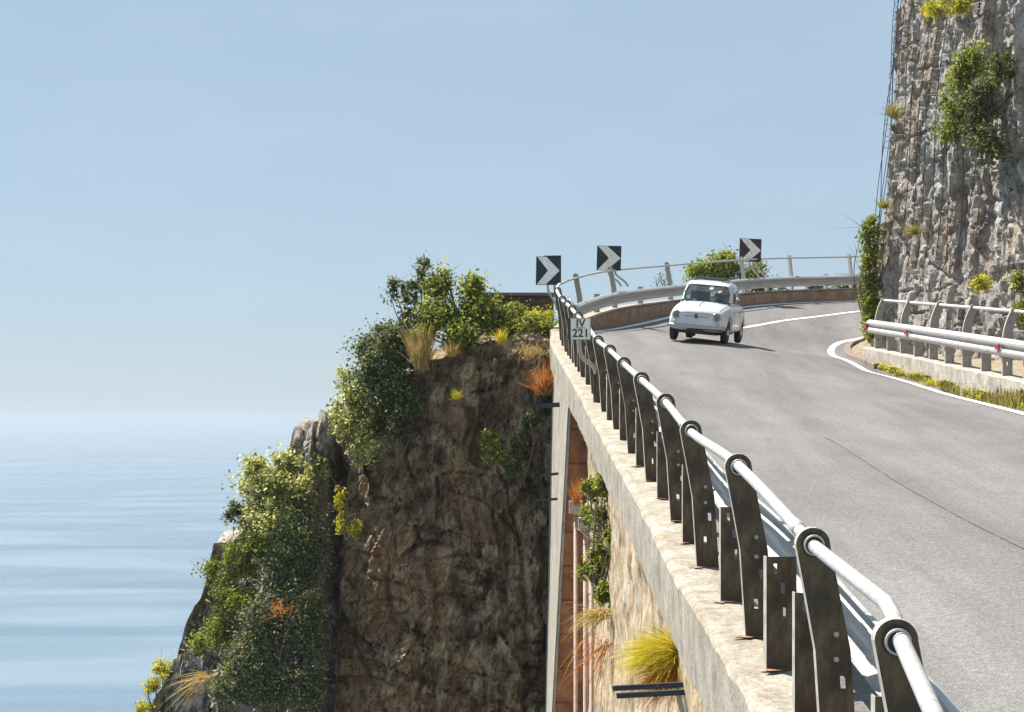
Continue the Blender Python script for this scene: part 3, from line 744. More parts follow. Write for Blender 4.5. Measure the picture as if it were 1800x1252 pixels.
def cliff_left():
    xs = np.concatenate([np.arange(-28, -10, 0.9), np.arange(-10, 1.35, 0.05)])
    rows = []
    for x in xs:
        top = zt(x); yf = yfront(x); r = []
        zs = [-85, -60, -40, -28, -20, -15, -12] if top > -11 else [-85, -84.7, -84.5, -84.4, -84.3, -84.2, -84.1]
        z0 = max(-10.0, -10) if top > -10 else None
        if z0 is None: seq = list(np.linspace(-85, top, 7)) + list(np.linspace(top-0.01, top, 215))
        else: seq = zs + list(np.linspace(-10, top, 215))
        seq = sorted(seq)
        for z in seq:
            bat = 0.16*min(top-z, 12) + max(0, (top-z-12))*0.35
            y = yf - bat
            p = Vector((x, y, z))
            fade = min(1.0, max(0.15, (top-z)/0.5)) if x > -3 else 1.0
            d = rock_disp(p, 0.9 if x > -4.3 else 1.3, 0.0, 0.42) if z > -12 else 0
            fold_cleft = -1.3*math.exp(-((x+4.12-0.10*z*0.3)/0.17)**2) if -9 < z else 0  # added cleft, shaped to stand for the dark fold shadow
            if x > 0.55: d -= 0.8*(x-0.55)
            d = d*fade + fold_cleft
            dz = d*0.35 if z > top-0.6 else 0
            r.append((x + (mn.noise(p*1.7)*0.08), y-d, z+dz))
        # over the top and down the back
        for b, dzb in ((0.25, 0.08), (0.6, 0.12), (1.2, 0.25), (2.0, 0.4), (3.0, 0.3), (4.5, -0.6), (6, -3), (9, -20), (14, -85)):
            p = Vector((x, yf+b, top)); r.append((x, yf+b, max(-85, top + (dzb if b < 4 else dzb) + mn.fractal(p*1.2, 1, 2, 4)*0.22)))
        rows.append(r)
    mb = MB(); mb.grid(rows); return mb
me = cliff_left().mesh('headland')
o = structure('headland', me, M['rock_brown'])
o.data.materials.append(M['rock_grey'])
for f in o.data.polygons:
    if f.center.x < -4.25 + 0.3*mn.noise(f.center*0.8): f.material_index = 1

RC = [(12.5, 17), (11.9, 24), (11.2, 31), (10.5, 35), (9.95, 38.2), (9.5, 41), (9.27, 43.2), (9.55, 44.6), (10.6, 45.6), (13, 46.6), (18, 48)]
def cliff_right():
    P = catmull([(x, y, 0) for x, y in RC], 0.06); rows = []
    zs = np.concatenate([np.arange(-0.6, 12.6, 0.065), [13, 14, 15, 16.5]])
    for i in range(0, len(P)):
        n, t = right_of(P, i); out = -n; r = []
        zb = 0.0
        coarse = P[i].y < 29 or P[i].x > 11.5 and P[i].y > 44
        if coarse and i % 6: continue
        for z in zs:
            p = P[i] - out*(0.088*(z-3)) + Vector((0, 0, z))
            d = rock_disp(Vector((p.x*1.2, p.y*1.2, p.z)), 0.8, 11.0, 0.25)*0.62
            if z > 12.7: d -= (z-12.7)*0.9
            r.append(p + out*d)
        rows.append(r)
    mb = MB(); mb.grid(rows); return mb
structure('cliff', cliff_right().mesh('cliff'), M['rock_grey'])

# rockfall net wires over the cliff corner
def net():
    t = thing('rockfall_net', 'thin steel rockfall cables hanging down the left edge of the tall cliff', 'net', (9.4, 43, 12.5))
    P = catmull([(x, y, 0) for x, y in RC], 0.05)
    idx = [i for i in range(len(P)) if 37.0 < P[i].y < 44.9 and P[i].x < 10.6]
    def pt(i, z, off):
        n, tt = right_of(P, i); return P[i] + n*(0.088*(z-3)) + Vector((0, 0, z)) - n*off
    for k in idx[::11]:
        m = MB(); ph = random.uniform(0, 6)
        m.tube([pt(k, z, 0.12+0.05*math.sin(z*1.3+ph)) for z in np.arange(3.6, 12.4, 0.4)], 0.010, 5); part('cable', m, M['dark_metal'], t)
    for z in np.arange(7.0, 12.3, 0.3):
        m = MB(); m.tube([pt(k, z+0.05*math.sin(k*0.15), 0.13+0.05*math.sin(k*0.3)) for k in idx[::3]], 0.006, 4); part('cable', m, M['dark_metal'], t)
net()

# ------------------------------------------------------------------ foliage
def leaves(blobs, n, size, up=0.4, clump=0.16, shell=0.3, nclump=None):
    w = np.array([b[1][0]*b[1][1]*b[1][2] for b in blobs])**(0.66); w /= w.sum()
    C = []
    for (c, r), ww in zip(blobs, w):
        k = max(3, int((nclump or n/60)*ww))
        d = RNG.normal(size=(k, 3)); d /= np.linalg.norm(d, axis=1)[:, None]
        rad = shell + (1-shell)*RNG.random((k, 1)); rad *= 0.72 + 0.62*RNG.random((k, 1))**2
        cc = np.array(c)[None] + d*rad*np.array(r)[None]
        C.append(np.concatenate([cc, d], 1))
    C = np.concatenate(C); kk = RNG.integers(0, len(C), n)
    base = C[kk, :3]; outd = C[kk, 3:]
    cs = clump*0.85*(0.35 + 1.1*RNG.random((len(C), 1)))[kk]
    p = base + RNG.normal(size=(n, 3))*cs
    nrm = RNG.normal(size=(n, 3)) + outd*0.6 + np.array([[-0.3, 0.0, up*2]]); nrm /= np.linalg.norm(nrm, axis=1)[:, None]
    a = np.cross(nrm, RNG.normal(size=(n, 3))); a /= np.linalg.norm(a, axis=1)[:, None]; b = np.cross(nrm, a)
    s = size*(0.45 + 1.0*RNG.random((n, 1)))
    V = np.stack([p - a*s*0.5, p + b*s*0.28 + nrm*s*0.06 - a*s*0.05, p + a*s*0.5, p - b*s*0.28 + nrm*s*0.06 - a*s*0.05], 1).reshape(-1, 3)
    F = np.arange(n*4).reshape(n, 4); return V, F
def foliage(parent, blobs, n, size, mat, name='foliage', **k):
    V, F = leaves(blobs, n, size, **k)
    return link(name, np_mesh(name, V - np.array(ORG[parent.name])[None], F), mat, parent)
def stems(parent, base, tips, r=0.02, mat='wood', name='stem', sub=3):
    mb = MB(); base = Vector(base)
    for tp in tips:
        tp = Vector(tp); mid = base.lerp(tp, 0.5) + Vector((random.uniform(-1, 1), random.uniform(-1, 1), random.uniform(-0.3, 1)))*(tp-base).length*0.12
        pts = catmull([base, mid, tp], 0.1); rr = [r*(1-0.75*i/len(pts)) for i in range(len(pts))]
        mb.tube(pts, rr, 5)
        for q in range(sub):
            i0 = random.randint(len(pts)//3, len(pts)-1); a = pts[i0]
            d = Vector((random.uniform(-1, 1), random.uniform(-1, 1), random.uniform(0, 1))).normalized()*(tp-base).length*random.uniform(0.15, 0.3)
            mb.tube([a, a + d*0.5 + Vector((0, 0, 0.02)), a + d], [rr[i0]*0.7, rr[i0]*0.5, rr[i0]*0.25], 4)
    return part(name, mb, M[mat], parent)
def B(px, py, d, rx, ry, rz):    # blob
    return (tuple(at(px, py, d)), (rx, ry, rz))
def shrub(name, label, cat, blobs, n, size, mat, group=None, base=None, stem_mat='wood', **k):
    c = np.array([b[0] for b in blobs]).mean(0)
    if base is None: base = (c[0], c[1]+0.15, min(b[0][2]-b[1][2] for b in blobs))
    t = thing(name, label, cat, tuple(base), group)
    foliage(t, blobs, n, size, M[mat], **k)
    tips = [Vector(b[0]) + Vector((random.uniform(-1, 1)*b[1][0], random.uniform(-1, 1)*b[1][1], random.uniform(0, 1)*b[1][2]))*0.75 for b in blobs for q in range(3)]
    stems(t, base, tips, 0.022, stem_mat)
    return t
def tuft(name, label, cat, base, n, h, spread, mat, w=0.008, dirv=(0, 0, 1), droop=0.25, jit=0.05, group=None, bare=True):
    base = Vector(base); V = []; F = []; dv = Vector(dirv).normalized()
    for i in range(n):
        d = (dv + Vector((random.gauss(0, 1), random.gauss(0, 1), random.gauss(0, 0.6)))*spread).normalized()
        L = h*random.uniform(0.45, 1.1); p = base + Vector((random.gauss(0, jit), random.gauss(0, jit), random.gauss(0, jit*0.5)))
        sd = d.cross(Vector((random.gauss(0, 1), random.gauss(0, 1), random.gauss(0, 1)))).normalized()*w*random.uniform(0.6, 1.3)
        b0 = len(V); S = 4
        for k in range(S+1):
            t = k/S; q = p + d*L*t + Vector((0, 0, -droop*L*t*t)); ww = sd*(1-0.85*t)
            V += [tuple(q-ww), tuple(q+ww)]
            if k: F.append((b0+2*k-2, b0+2*k-1, b0+2*k+1, b0+2*k))
    t = np_mesh(name, np.array(V)-np.array(base)[None], np.array(F))
    o = link(name, t, M[mat]); o.location = base; tag(o, label, cat, group); return o

# ---- plants on the headland (upper part, beside the road)
shrub('shrub', 'large bright green rounded shrub on top of the cliff', 'shrub',
      [B(775, 555, 39.6, 0.6, 0.6, 0.45), B(840, 545, 39.8, 0.5, 0.6, 0.42), B(815, 590, 39.2, 0.6, 0.5, 0.3), B(885, 565, 39.8, 0.4, 0.5, 0.28), B(770, 505, 39.9, 0.35, 0.4, 0.36), B(828, 510, 39.9, 0.32, 0.4, 0.32), B(745, 585, 39.3, 0.3, 0.4, 0.25), B(785, 488, 39.9, 0.14, 0.2, 0.16), B(835, 492, 39.9, 0.16, 0.2, 0.14)], 14000, 0.095, 'leaf_bright', clump=0.13)
shrub('sapling', 'thin dark leaved sapling leaning up against the sky on the cliff top', 'tree',
      [B(700, 515, 40.2, 0.30, 0.3, 0.26), B(690, 500, 40.2, 0.16, 0.2, 0.16), B(742, 478, 40.2, 0.12, 0.2, 0.18), B(735, 510, 40.1, 0.3, 0.3, 0.28), B(715, 560, 40.0, 0.3, 0.3, 0.3), B(765, 490, 40.2, 0.2, 0.2, 0.2), B(745, 464, 40.2, 0.05, 0.05, 0.09)], 2300, 0.09, 'leaf_dark', clump=0.10, base=tuple(at(748, 640, 39.8)))
shrub('shrub', 'dense dark olive shrub draping over the left shoulder of the cliff', 'shrub',
      [B(690, 610, 39.8, 0.75, 0.8, 0.65), B(660, 660, 39.9, 0.7, 0.8, 0.7), B(690, 680, 39.5, 0.6, 0.6, 0.65), B(710, 590, 39.9, 0.5, 0.6, 0.35), B(650, 610, 40.0, 0.3, 0.4, 0.35)], 15000, 0.085, 'leaf_dark', clump=0.14)
shrub('shrub', 'loose olive shrub with upright tips below the dense dark shrub', 'shrub',
      [B(630, 720, 40.0, 0.55, 0.7, 0.65), B(606, 665, 40.3, 0.12, 0.2, 0.30), B(620, 690, 40.2, 0.28, 0.3, 0.3), B(605, 745, 40.0, 0.35, 0.5, 0.4), B(640, 780, 39.5, 0.4, 0.4, 0.45), B(590, 720, 40.2, 0.16, 0.2, 0.16)], 8500, 0.085, 'leaf_grey', clump=0.12)
shrub('shrub', 'low green bush along the cliff edge next to the parapet corner', 'shrub',
      [B(935, 575, 39.4, 0.55, 0.4, 0.26), B(900, 580, 39.4, 0.4, 0.4, 0.24), B(965, 578, 39.2, 0.2, 0.3, 0.22), B(905, 550, 40.2, 0.3, 0.4, 0.25)], 5500, 0.075, 'leaf_bright', clump=0.09)
shrub('shrub', 'yellow flowering bush under the dark red rubble wall', 'shrub',
      [B(955, 556, 40.0, 0.32, 0.3, 0.13), B(935, 560, 40.0, 0.25, 0.3, 0.1)], 1600, 0.06, 'leaf_yellow', clump=0.07)
shrub('shrub', 'pale green sprout growing from the middle of the brown cliff face', 'plant',
      [B(868, 775, 37.9, 0.2, 0.25, 0.24), B(880, 800, 37.8, 0.18, 0.2, 0.22), B(862, 800, 37.8, 0.14, 0.2, 0.16)], 900, 0.08, 'leaf_bright', clump=0.08)
shrub('shrub', 'dark creeper patch hanging beside the pale sprout on the cliff face', 'plant',
      [B(910, 790, 38.0, 0.25, 0.15, 0.5), B(905, 830, 37.8, 0.22, 0.15, 0.35), B(930, 740, 38.1, 0.2, 0.15, 0.4)], 2500, 0.07, 'leaf_dark', clump=0.08)
shrub('creeper', 'dark creeper hanging from the shoulder down the shaded left cliff', 'plant',
      [B(700, 755, 38.9, 0.28, 0.2, 0.45), B(660, 800, 38.8, 0.25, 0.2, 0.3), B(730, 720, 39.0, 0.2, 0.2, 0.35)], 2600, 0.07, 'leaf_dark', clump=0.1)
shrub('creeper', 'yellow green creeper strip beside the added fold-shadow cleft in the headland', 'plant',
      [B(597, 870, 38.6, 0.10, 0.15, 0.35), B(600, 920, 38.4, 0.09, 0.15, 0.4), B(625, 925, 38.3, 0.12, 0.1, 0.25)], 1500, 0.06, 'leaf_yellow', clump=0.06)
tuft('dry_grass', 'tall golden dry grass clump under the thin sapling', 'grass', at(742, 648, 39.0), 420, 1.25, 0.28, 'straw', 0.009, droop=0.15, jit=0.07)
tuft('dry_grass', 'small golden tuft at the foot of the bright shrub', 'grass', at(880, 602, 38.7), 150, 0.45, 0.4, 'straw_yellow', 0.008)
tuft('dry_grass', 'short straw tuft on the rock ledge below the bright shrub', 'grass', at(795, 625, 38.6), 140, 0.5, 0.5, 'straw', 0.008)
tuft('dry_grass', 'tiny straw tuft halfway down the grey rock below the ledge', 'grass', at(803, 700, 38.2), 90, 0.3, 0.5, 'straw_yellow', 0.008)
tuft('dry_plant', 'orange dried plant on the cliff beside the parapet corner', 'plant', at(956, 690, 37.9), 300, 0.75, 0.5, 'straw_orange', 0.010, droop=0.05, jit=0.06)
tuft('dry_grass', 'brown dried fringe on the cliff edge below the low green bush', 'grass', at(935, 625, 38.4), 200, 0.45, 0.6, 'straw', 0.008, droop=0.4, jit=0.15)

# ---- plants on the lower headland (left)
shrub('shrub', 'large grey green bush crowning the lower left headland', 'shrub',
      [B(475, 850, 41.0, 0.75, 0.8, 0.6), B(530, 850, 40.8, 0.7, 0.8, 0.6), B(500, 920, 40.4, 0.8, 0.8, 0.7), B(455, 910, 41.0, 0.55, 0.6, 0.5), B(555, 815, 40.9, 0.35, 0.5, 0.3), B(450, 825, 41.2, 0.35, 0.5, 0.28), B(500, 810, 41.0, 0.3, 0.4, 0.2)], 21000, 0.095, 'leaf_grey', clump=0.14)
shrub('shrub', 'small leafy branch sticking out over the sea from the lower headland', 'shrub',
      [B(415, 893, 41.2, 0.22, 0.25, 0.2), B(404, 905, 41.2, 0.12, 0.2, 0.16), B(433, 905, 41.2, 0.15, 0.2, 0.15)], 700, 0.095, 'leaf_dark', clump=0.08, base=tuple(at(465, 940, 41)))
shrub('shrub', 'sunlit yellow green bush on the slope below the crowning grey green bush', 'shrub',
      [B(425, 985, 40.9, 0.55, 0.5, 0.45), B(400, 1040, 40.7, 0.4, 0.5, 0.5), B(385, 1110, 40.5, 0.32, 0.4, 0.5), B(450, 960, 40.7, 0.5, 0.5, 0.3), B(430, 1060, 40.2, 0.35, 0.4, 0.4), B(370, 1000, 41.0, 0.2, 0.3, 0.2), B(440, 1130, 39.8, 0.3, 0.3, 0.3), B(410, 1180, 39.6, 0.25, 0.3, 0.3), B(350, 1130, 41.0, 0.2, 0.25, 0.25)], 18000, 0.072, 'leaf_bright', clump=0.12)
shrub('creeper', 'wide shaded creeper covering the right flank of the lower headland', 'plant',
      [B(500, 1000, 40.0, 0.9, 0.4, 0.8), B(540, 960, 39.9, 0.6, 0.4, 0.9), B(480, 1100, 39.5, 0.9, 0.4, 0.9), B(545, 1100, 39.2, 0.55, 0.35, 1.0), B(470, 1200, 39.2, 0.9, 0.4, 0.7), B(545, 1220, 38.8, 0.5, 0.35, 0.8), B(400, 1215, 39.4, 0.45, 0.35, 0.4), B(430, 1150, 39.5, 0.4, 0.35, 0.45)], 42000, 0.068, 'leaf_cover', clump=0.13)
shrub('shrub', 'small yellow bush low on the far left edge of the headland', 'shrub',
      [B(285, 1175, 42.3, 0.22, 0.3, 0.3), B(272, 1205, 42.3, 0.2, 0.3, 0.25), B(255, 1245, 42.3, 0.2, 0.3, 0.25)], 1700, 0.08, 'leaf_yellow', clump=0.09)
tuft('dry_branches', 'bleached bare branches lying across the low left rocks', 'branches', at(365, 1190, 40.3), 70, 1.0, 0.5, 'straw', 0.012, (-0.8, -0.2, -0.25), 0.2, 0.12)
tuft('dry_plant', 'orange autumn sprig among the shaded creeper', 'plant', at(492, 1075, 39.1), 60, 0.4, 0.8, 'straw_orange', 0.014, jit=0.15)

# ---- plants on the retaining wall
shrub('wall_plant', 'leafy green caper bush growing out of the retaining wall beside the pipes', 'plant',
      [B(1075, 945, 23.0, 0.12, 0.2, 0.2), B(1043, 855, 24.2, 0.16, 0.2, 0.2), B(1060, 850, 23.5, 0.12, 0.2, 0.16), B(1035, 905, 24.5, 0.10, 0.15, 0.12), B(1055, 910, 24, 0.12, 0.15, 0.15), B(1050, 985, 23.8, 0.16, 0.2, 0.25), B(1030, 1000, 24.2, 0.1, 0.15, 0.12), B(1062, 1040, 23.5, 0.12, 0.15, 0.2)], 4600, 0.065, 'leaf_bright', clump=0.06)
tuft('dry_grass', 'orange dried stems hanging under the green caper bush', 'grass', at(1062, 1080, 23.0), 220, 0.55, 0.5, 'straw', 0.006, (-0.8, -0.4, 0.2), 0.5, 0.06)
tuft('dry_grass', 'thin orange stems trailing down beside the pipes', 'grass', at(1060, 1130, 23.0), 90, 0.7, 0.5, 'straw_orange', 0.005, (-0.4, -0.3, -0.5), 0.2, 0.12)
tuft('dry_grass', 'little orange tuft above the grey pipe box', 'grass', at(1012, 886, 28.0), 110, 0.45, 0.3, 'straw_orange', 0.006, (0, 0, 1), 0.0, 0.03)
tuft('grass_tuft', 'big bright yellow grass tuft jutting from the wall above two black bars', 'grass', at(1194, 1158, 13.2), 1700, 0.52, 0.5, 'straw_yellow', 0.0035, (-0.75, -0.3, 0.45), 0.35, 0.045)

tuft('dry_grass', 'rusty orange dead fringe hanging below the bright yellow grass tuft', 'grass', at(1190, 1182, 13.1), 700, 0.36, 0.5, 'straw_orange', 0.0035, (-0.8, -0.3, -0.15), 0.3, 0.05)
# ---- plants on and around the right cliff
def on_cliff(px, py, d0=33, d1=45):
    for k in range(300):
        d = d0 + (d1-d0)*k/299; p = at(px, py, d)
        yy = min(range(len(RCP)), key=lambda i: (RCP[i].y-p.y)**2 + (RCP[i].x-p.x)**2) if False else None
    return None
shrub('ivy', 'tall ivy column hanging on the left corner of the cliff down to the verge', 'plant',
      [B(1530, y_, 43.2, 0.22, 0.30, 0.36) for y_ in (405, 435, 465, 495, 525, 555)] + [B(1533, 585, 43.0, 0.16, 0.25, 0.25), B(1528, 395, 43.2, 0.14, 0.2, 0.2)], 7000, 0.085, 'leaf_bright', clump=0.09)
iv = shrub('ivy', 'large ivy patch spread across the upper middle of the tall cliff', 'plant',
      [B(1690, 140, 37.2, 0.42, 0.4, 0.5), B(1682, 200, 37.2, 0.36, 0.4, 0.5), B(1705, 105, 37.0, 0.4, 0.4, 0.3), B(1670, 235, 37.4, 0.2, 0.3, 0.25)], 5000, 0.08, 'leaf_bright', clump=0.11)
foliage(iv, [B(1725, 180, 36.4, 0.45, 0.35, 0.75), B(1735, 250, 36.0, 0.4, 0.35, 0.5), B(1755, 120, 35.8, 0.3, 0.3, 0.4), B(1712, 225, 36.6, 0.3, 0.3, 0.4)], 6500, 0.075, M['leaf_dark'], name='shaded_foliage', clump=0.11)  # darker leaf colour paints the shaded right half of the ivy
shrub('shrub', 'small bright bush at the very top of the cliff', 'shrub',
      [B(1680, 8, 37.6, 0.4, 0.3, 0.22), B(1640, 15, 38.5, 0.22, 0.3, 0.15)], 1600, 0.08, 'leaf_yellow', clump=0.09)
shrub('shrub', 'round yellow green bush low on the cliff behind the inner railing', 'shrub',
      [B(1724, 500, 35.4, 0.18, 0.2, 0.2)], 900, 0.06, 'leaf_yellow', clump=0.07)
shrub('shrub', 'leafy bush at the right picture edge behind the inner railing', 'shrub',
      [B(1792, 500, 32.8, 0.16, 0.2, 0.3), B(1800, 550, 32.4, 0.2, 0.2, 0.3)], 1600, 0.07, 'leaf_bright', clump=0.08)
tuft('grass_tuft', 'yellow tuft high on the left side of the cliff', 'grass', at(1571, 205, 41.6), 180, 0.5, 0.5, 'verge', 0.010)
tuft('grass_tuft', 'yellow tuft on the cliff face right of the ivy column', 'grass', at(1605, 412, 40.0), 160, 0.4, 0.6, 'verge', 0.010)
tuft('grass_tuft', 'small tuft on the cliff corner just above the ivy column', 'grass', at(1553, 365, 42.4), 120, 0.35, 0.6, 'verge', 0.010)
# bush beyond the far railing
shrub('shrub', 'round green bush behind the far railing above the car roof', 'shrub',
      [B(1270, 475, 53.5, 0.85, 0.8, 0.55), B(1225, 480, 53.5, 0.5, 0.6, 0.35), B(1320, 480, 53.5, 0.6, 0.6, 0.4), B(1280, 455, 53.6, 0.4, 0.5, 0.3)], 8000, 0.10, 'leaf_bright', clump=0.13, base=tuple(at(1280, 545, 53.5)))
shrub('shrub', 'sparse twiggy plant behind the far railing left of the round bush', 'shrub',
      [B(1165, 492, 50.2, 0.3, 0.3, 0.12)], 160, 0.06, 'leaf_dark', clump=0.10, base=tuple(at(1165, 520, 50.2)))
shrub('shrub', 'low scrub showing under the far railing right of the car', 'shrub',
      [B(1340, 508, 54, 0.9, 0.5, 0.14), B(1430, 505, 54.5, 0.5, 0.5, 0.12), B(1495, 503, 55, 0.6, 0.5, 0.10)], 2500, 0.09, 'leaf_dark', clump=0.09)
# verge grass strip
def grass_strip():
    V = []; F = []
    for i in range(16000):
        y = random.uniform(22, 38.3); x = 8.24 - abs(random.gauss(0, 0.17)) * (1.0 if y < 33 else 0.7)
        if x < 7.83: continue
        if mn.noise(Vector((x*2, y*0.9, 0))) < 0.02 + max(0, (y-30))*0.03: continue
        z = zr(x, y); h = random.uniform(0.04, 0.16)*(2.0 if y < 28 else 1.3 if y < 31 else 0.9); a = random.uniform(0, 6.28); w = 0.012
        d = Vector((math.cos(a)*0.05, math.sin(a)*0.05, 0)); b0 = len(V)
        V += [(x-w*math.sin(a), y+w*math.cos(a), z), (x+w*math.sin(a), y-w*math.cos(a), z), (x+d.x+w*0.4, y+d.y, z+h), (x+d.x-w*0.4, y+d.y, z+h)]
        F.append((b0, b0+1, b0+2, b0+3))
    o = link('verge_grass', np_mesh('verge_grass', np.array(V), np.array(F)), M['verge'])
    tag(o, 'yellow grass growing along the foot of the inner low wall', 'grass', kind='stuff')
grass_strip()
wb = []
for k in range(46):
    y = random.uniform(23, 37.5); wb.append(((8.16-abs(random.gauss(0, 0.1)), y, zr(8.1, y)+0.05), (0.10, 0.16, 0.05 + (0.05 if y < 29 else 0))))
V_, F_ = leaves(wb, 5200, 0.05, clump=0.05)
tag(link('verge_weeds', np_mesh('verge_weeds', V_, F_), M['leaf_yellow']), 'low leafy yellow green weeds growing among the grass at the low wall', 'weeds', kind='stuff')

# ------------------------------------------------------------------ ironwork on the wall
def bars(label, pts, th):
    t = thing('iron_bracket', label, 'bracket', tuple(pts[0][0]), 'iron brackets on the outer wall')
    for a, b in pts:
        m = MB(); c = (a+b)/2; d = b-a; ang = math.atan2(d.y, d.x); pit = math.atan2(d.z, math.hypot(d.x, d.y))
        R = Matrix.Rotation(ang, 3, 'Z') @ Matrix.Rotation(-pit, 3, 'Y'); m.box(c, (d.length, th[0], th[1]), R); part('bar', m, M['dark_metal'], t)
bars('pair of black iron bars jutting from the wall under the yellow grass tuft', [(at(1228, 1202, 12.6), at(1079, 1210, 12.9)), (at(1232, 1215, 12.2), at(1086, 1223, 12.5))], (0.05, 0.038))
bars('topmost small iron bar on the wall edge beside the cliff', [(at(992, 709, 34), at(944, 713, 34.4)), (at(990, 713, 33.7), at(955, 715, 34))], (0.06, 0.05))
bars('middle small iron bar on the wall edge beside the cliff', [(at(988, 832, 33), at(950, 836, 33.3))], (0.06, 0.05))
bars('lowest small iron bar on the wall edge beside the cliff', [(at(984, 877, 33), at(944, 880, 33.3))], (0.06, 0.05))
def pipe(label, px, d, ytop, box):
    p0 = at(px, ytop, d); t = thing('drain_pipe', label, 'pipe', tuple(p0), 'pipes on the outer wall')
    m = MB(); m.tube([p0, p0 + Vector((0, 0, -20))], 0.035, 10); part('pipe', m, plain('rosy pipe', (0.42, 0.30, 0.25), 0.7), t, smooth=True)
    if box:
        b = MB(); b.box(p0 + Vector((0, 0, 0.08)), (0.22, 0.2, 0.2)); part('junction_box', b, M['sidewall'], t)
pipe('thin pipe with a grey box on its top beside the brown buttress', 1012, 28.4, 900, True)
pipe('thin pipe running down the wall behind the caper bush', 1029, 26.8, 930, True)
pipe('slim bare pipe between the brown buttress and the dried stems', 1040, 25.9, 960, False)

# ------------------------------------------------------------------ the car
def car():
    a = math.radians(16.5)
    fa = Vector((4.0, 36.6)); c = fa + Vector((math.sin(a), math.cos(a)))*0.92
    fwd = Vector((-math.sin(a), -math.cos(a), 0)); lat = Vector((math.cos(a), -math.sin(a), 0))
    h = lambda v: zr(c.x+v.x, c.y+v.y)
    zf = (h(fwd*0.92)+h(fwd*0.92))/2; zb_ = h(fwd*-0.92); zl = h(lat*0.56); zr_ = h(lat*-0.56)
    yv = Vector((-fwd.x, -fwd.y, (zb_-zf)/1.84)).normalized(); xv = Vector((lat.x, lat.y, (zl-zr_)/1.12)).normalized()
    zv = xv.cross(yv).normalized(); xv = yv.cross(zv)
    loc = Vector((c.x, c.y, sum(h(fwd*fa_ + lat*la_) for fa_ in (-0.92, 0.92) for la_ in (-0.56, 0.56))/4 - 0.004))
    t = thing('car', 'small white rounded vintage car with a sunroof frame coming round the bend', 'car', tuple(loc))
    MX = Matrix((xv, yv, zv)).transposed(); t.rotation_euler = MX.to_euler(); t.scale = (0.985, 1, 1); ORG[t.name] = Vector((0, 0, 0))
    white = bpy.data.materials.new('white car paint'); white.use_nodes = True; p = white.node_tree.nodes['Principled BSDF']
    nn = white.node_tree.nodes; ll = white.node_tree.links
    tx = ntex(nn, ll, coords(nn, ll), 2.5, 5, 0.6); rr = ramp(nn, [(0.3, (0.56, 0.61, 0.63)), (0.7, (0.66, 0.69, 0.70))]); ll.new(tx.outputs['Fac'], rr.inputs['Fac']); ll.new(rr.outputs['Color'], p.inputs['Base Color'])
    p.inputs['Roughness'].default_value = 0.28; p.inputs['Coat Weight'].default_value = 0.5
    chrome = plain('chrome', (0.42, 0.41, 0.39), 0.22, 0.9, 0.05); rubber = plain('tyre rubber', (0.02, 0.02, 0.02), 0.85)
    dark = plain('dark interior', (0.025, 0.024, 0.024), 0.8); lens = plain('lamp glass', (0.20, 0.17, 0.13), 0.08, 0.2)
    glass = bpy.data.materials.new('window glass'); glass.use_nodes = True; g = glass.node_tree.nodes; g.clear()
    go = g.new('ShaderNodeOutputMaterial'); gt = g.new('ShaderNodeBsdfTransparent'); gt.inputs[0].default_value = (0.78, 0.84, 0.86, 1)
    gg = g.new('ShaderNodeBsdfGlossy'); gg.inputs['Roughness'].default_value = 0.03; fr = g.new('ShaderNodeMapRange'); lw = g.new('ShaderNodeLayerWeight'); lw.inputs[0].default_value = 0.2; fr.inputs['To Min'].default_value = 0.07; fr.inputs['To Max'].default_value = 0.8; glass.node_tree.links.new(lw.outputs['Facing'], fr.inputs['Value'])
    gm = g.new('ShaderNodeMixShader'); L = glass.node_tree.links
    L.new(fr.outputs[0], gm.inputs[0]); L.new(gt.outputs[0], gm.inputs[1]); L.new(gg.outputs[0], gm.inputs[2]); L.new(gm.outputs[0], go.inputs[0])
    P_ = lambda nm, mb, m, par=t, s=True: part(nm, mb, m, par, smooth=s, local=True)
    # lower body: (y, half width, bottom, belt/shoulder z, centre top z)
    ST = [(-1.475, 0.42, 0.33, 0.55, 0.60), (-1.45, 0.54, 0.285, 0.60, 0.675), (-1.36, 0.615, 0.25, 0.645, 0.745), (-1.15, 0.648, 0.23, 0.70, 0.815), (-0.9, 0.658, 0.22, 0.755, 0.86),
          (-0.66, 0.66, 0.22, 0.80, 0.885), (-0.4, 0.66, 0.22, 0.82, 0.88), (0.1, 0.66, 0.22, 0.83, 0.88), (0.6, 0.66, 0.22, 0.83, 0.90), (0.95, 0.655, 0.23, 0.82, 0.93), (1.2, 0.635, 0.25, 0.77, 0.86), (1.38, 0.585, 0.29, 0.70, 0.75), (1.455, 0.50, 0.34, 0.62, 0.66)]
    rows = []
    for y, w, zb, zs, zt_ in ST:
        half = [(0, zb), (w*0.7, zb), (w*0.93, zb+0.03), (w*0.995, zb+0.14), (w, (zb+zs)/2+0.02), (w*0.965, zs-0.10), (w*0.90, zs-0.015), (w*0.78, zs+(zt_-zs)*0.45), (w*0.45, zs+(zt_-zs)*0.88), (0, zt_)]
        full = [(x, z) for x, z in half] + [(-x, z) for x, z in half[-2:0:-1]]
        rows.append([(x, y - 0.05*(1-(x/w)**2)*(1 if y < -1.3 else 0) + (0.05*(1-(x/w)**2) if y > 1.3 else 0), z) for x, z in full])
    mb = MB(); mb.grid(rows, closed=True, caps=True)
    body = P_('body', mb, white)
    sub = body.modifiers.new('s', 'SUBSURF'); sub.levels = 2; sub.render_levels = 2; bake(body)
    # wheel arches
    cut = MB()
    for yy in (-0.92, 0.92):
        for s in (-1, 1):
            cut.tube([(s*0.42, yy, 0.30), (s*0.80, yy, 0.30)], 0.315, 28)
    cm = bpy.data.objects.new('cut', cut.mesh('cut')); COL.objects.link(cm)
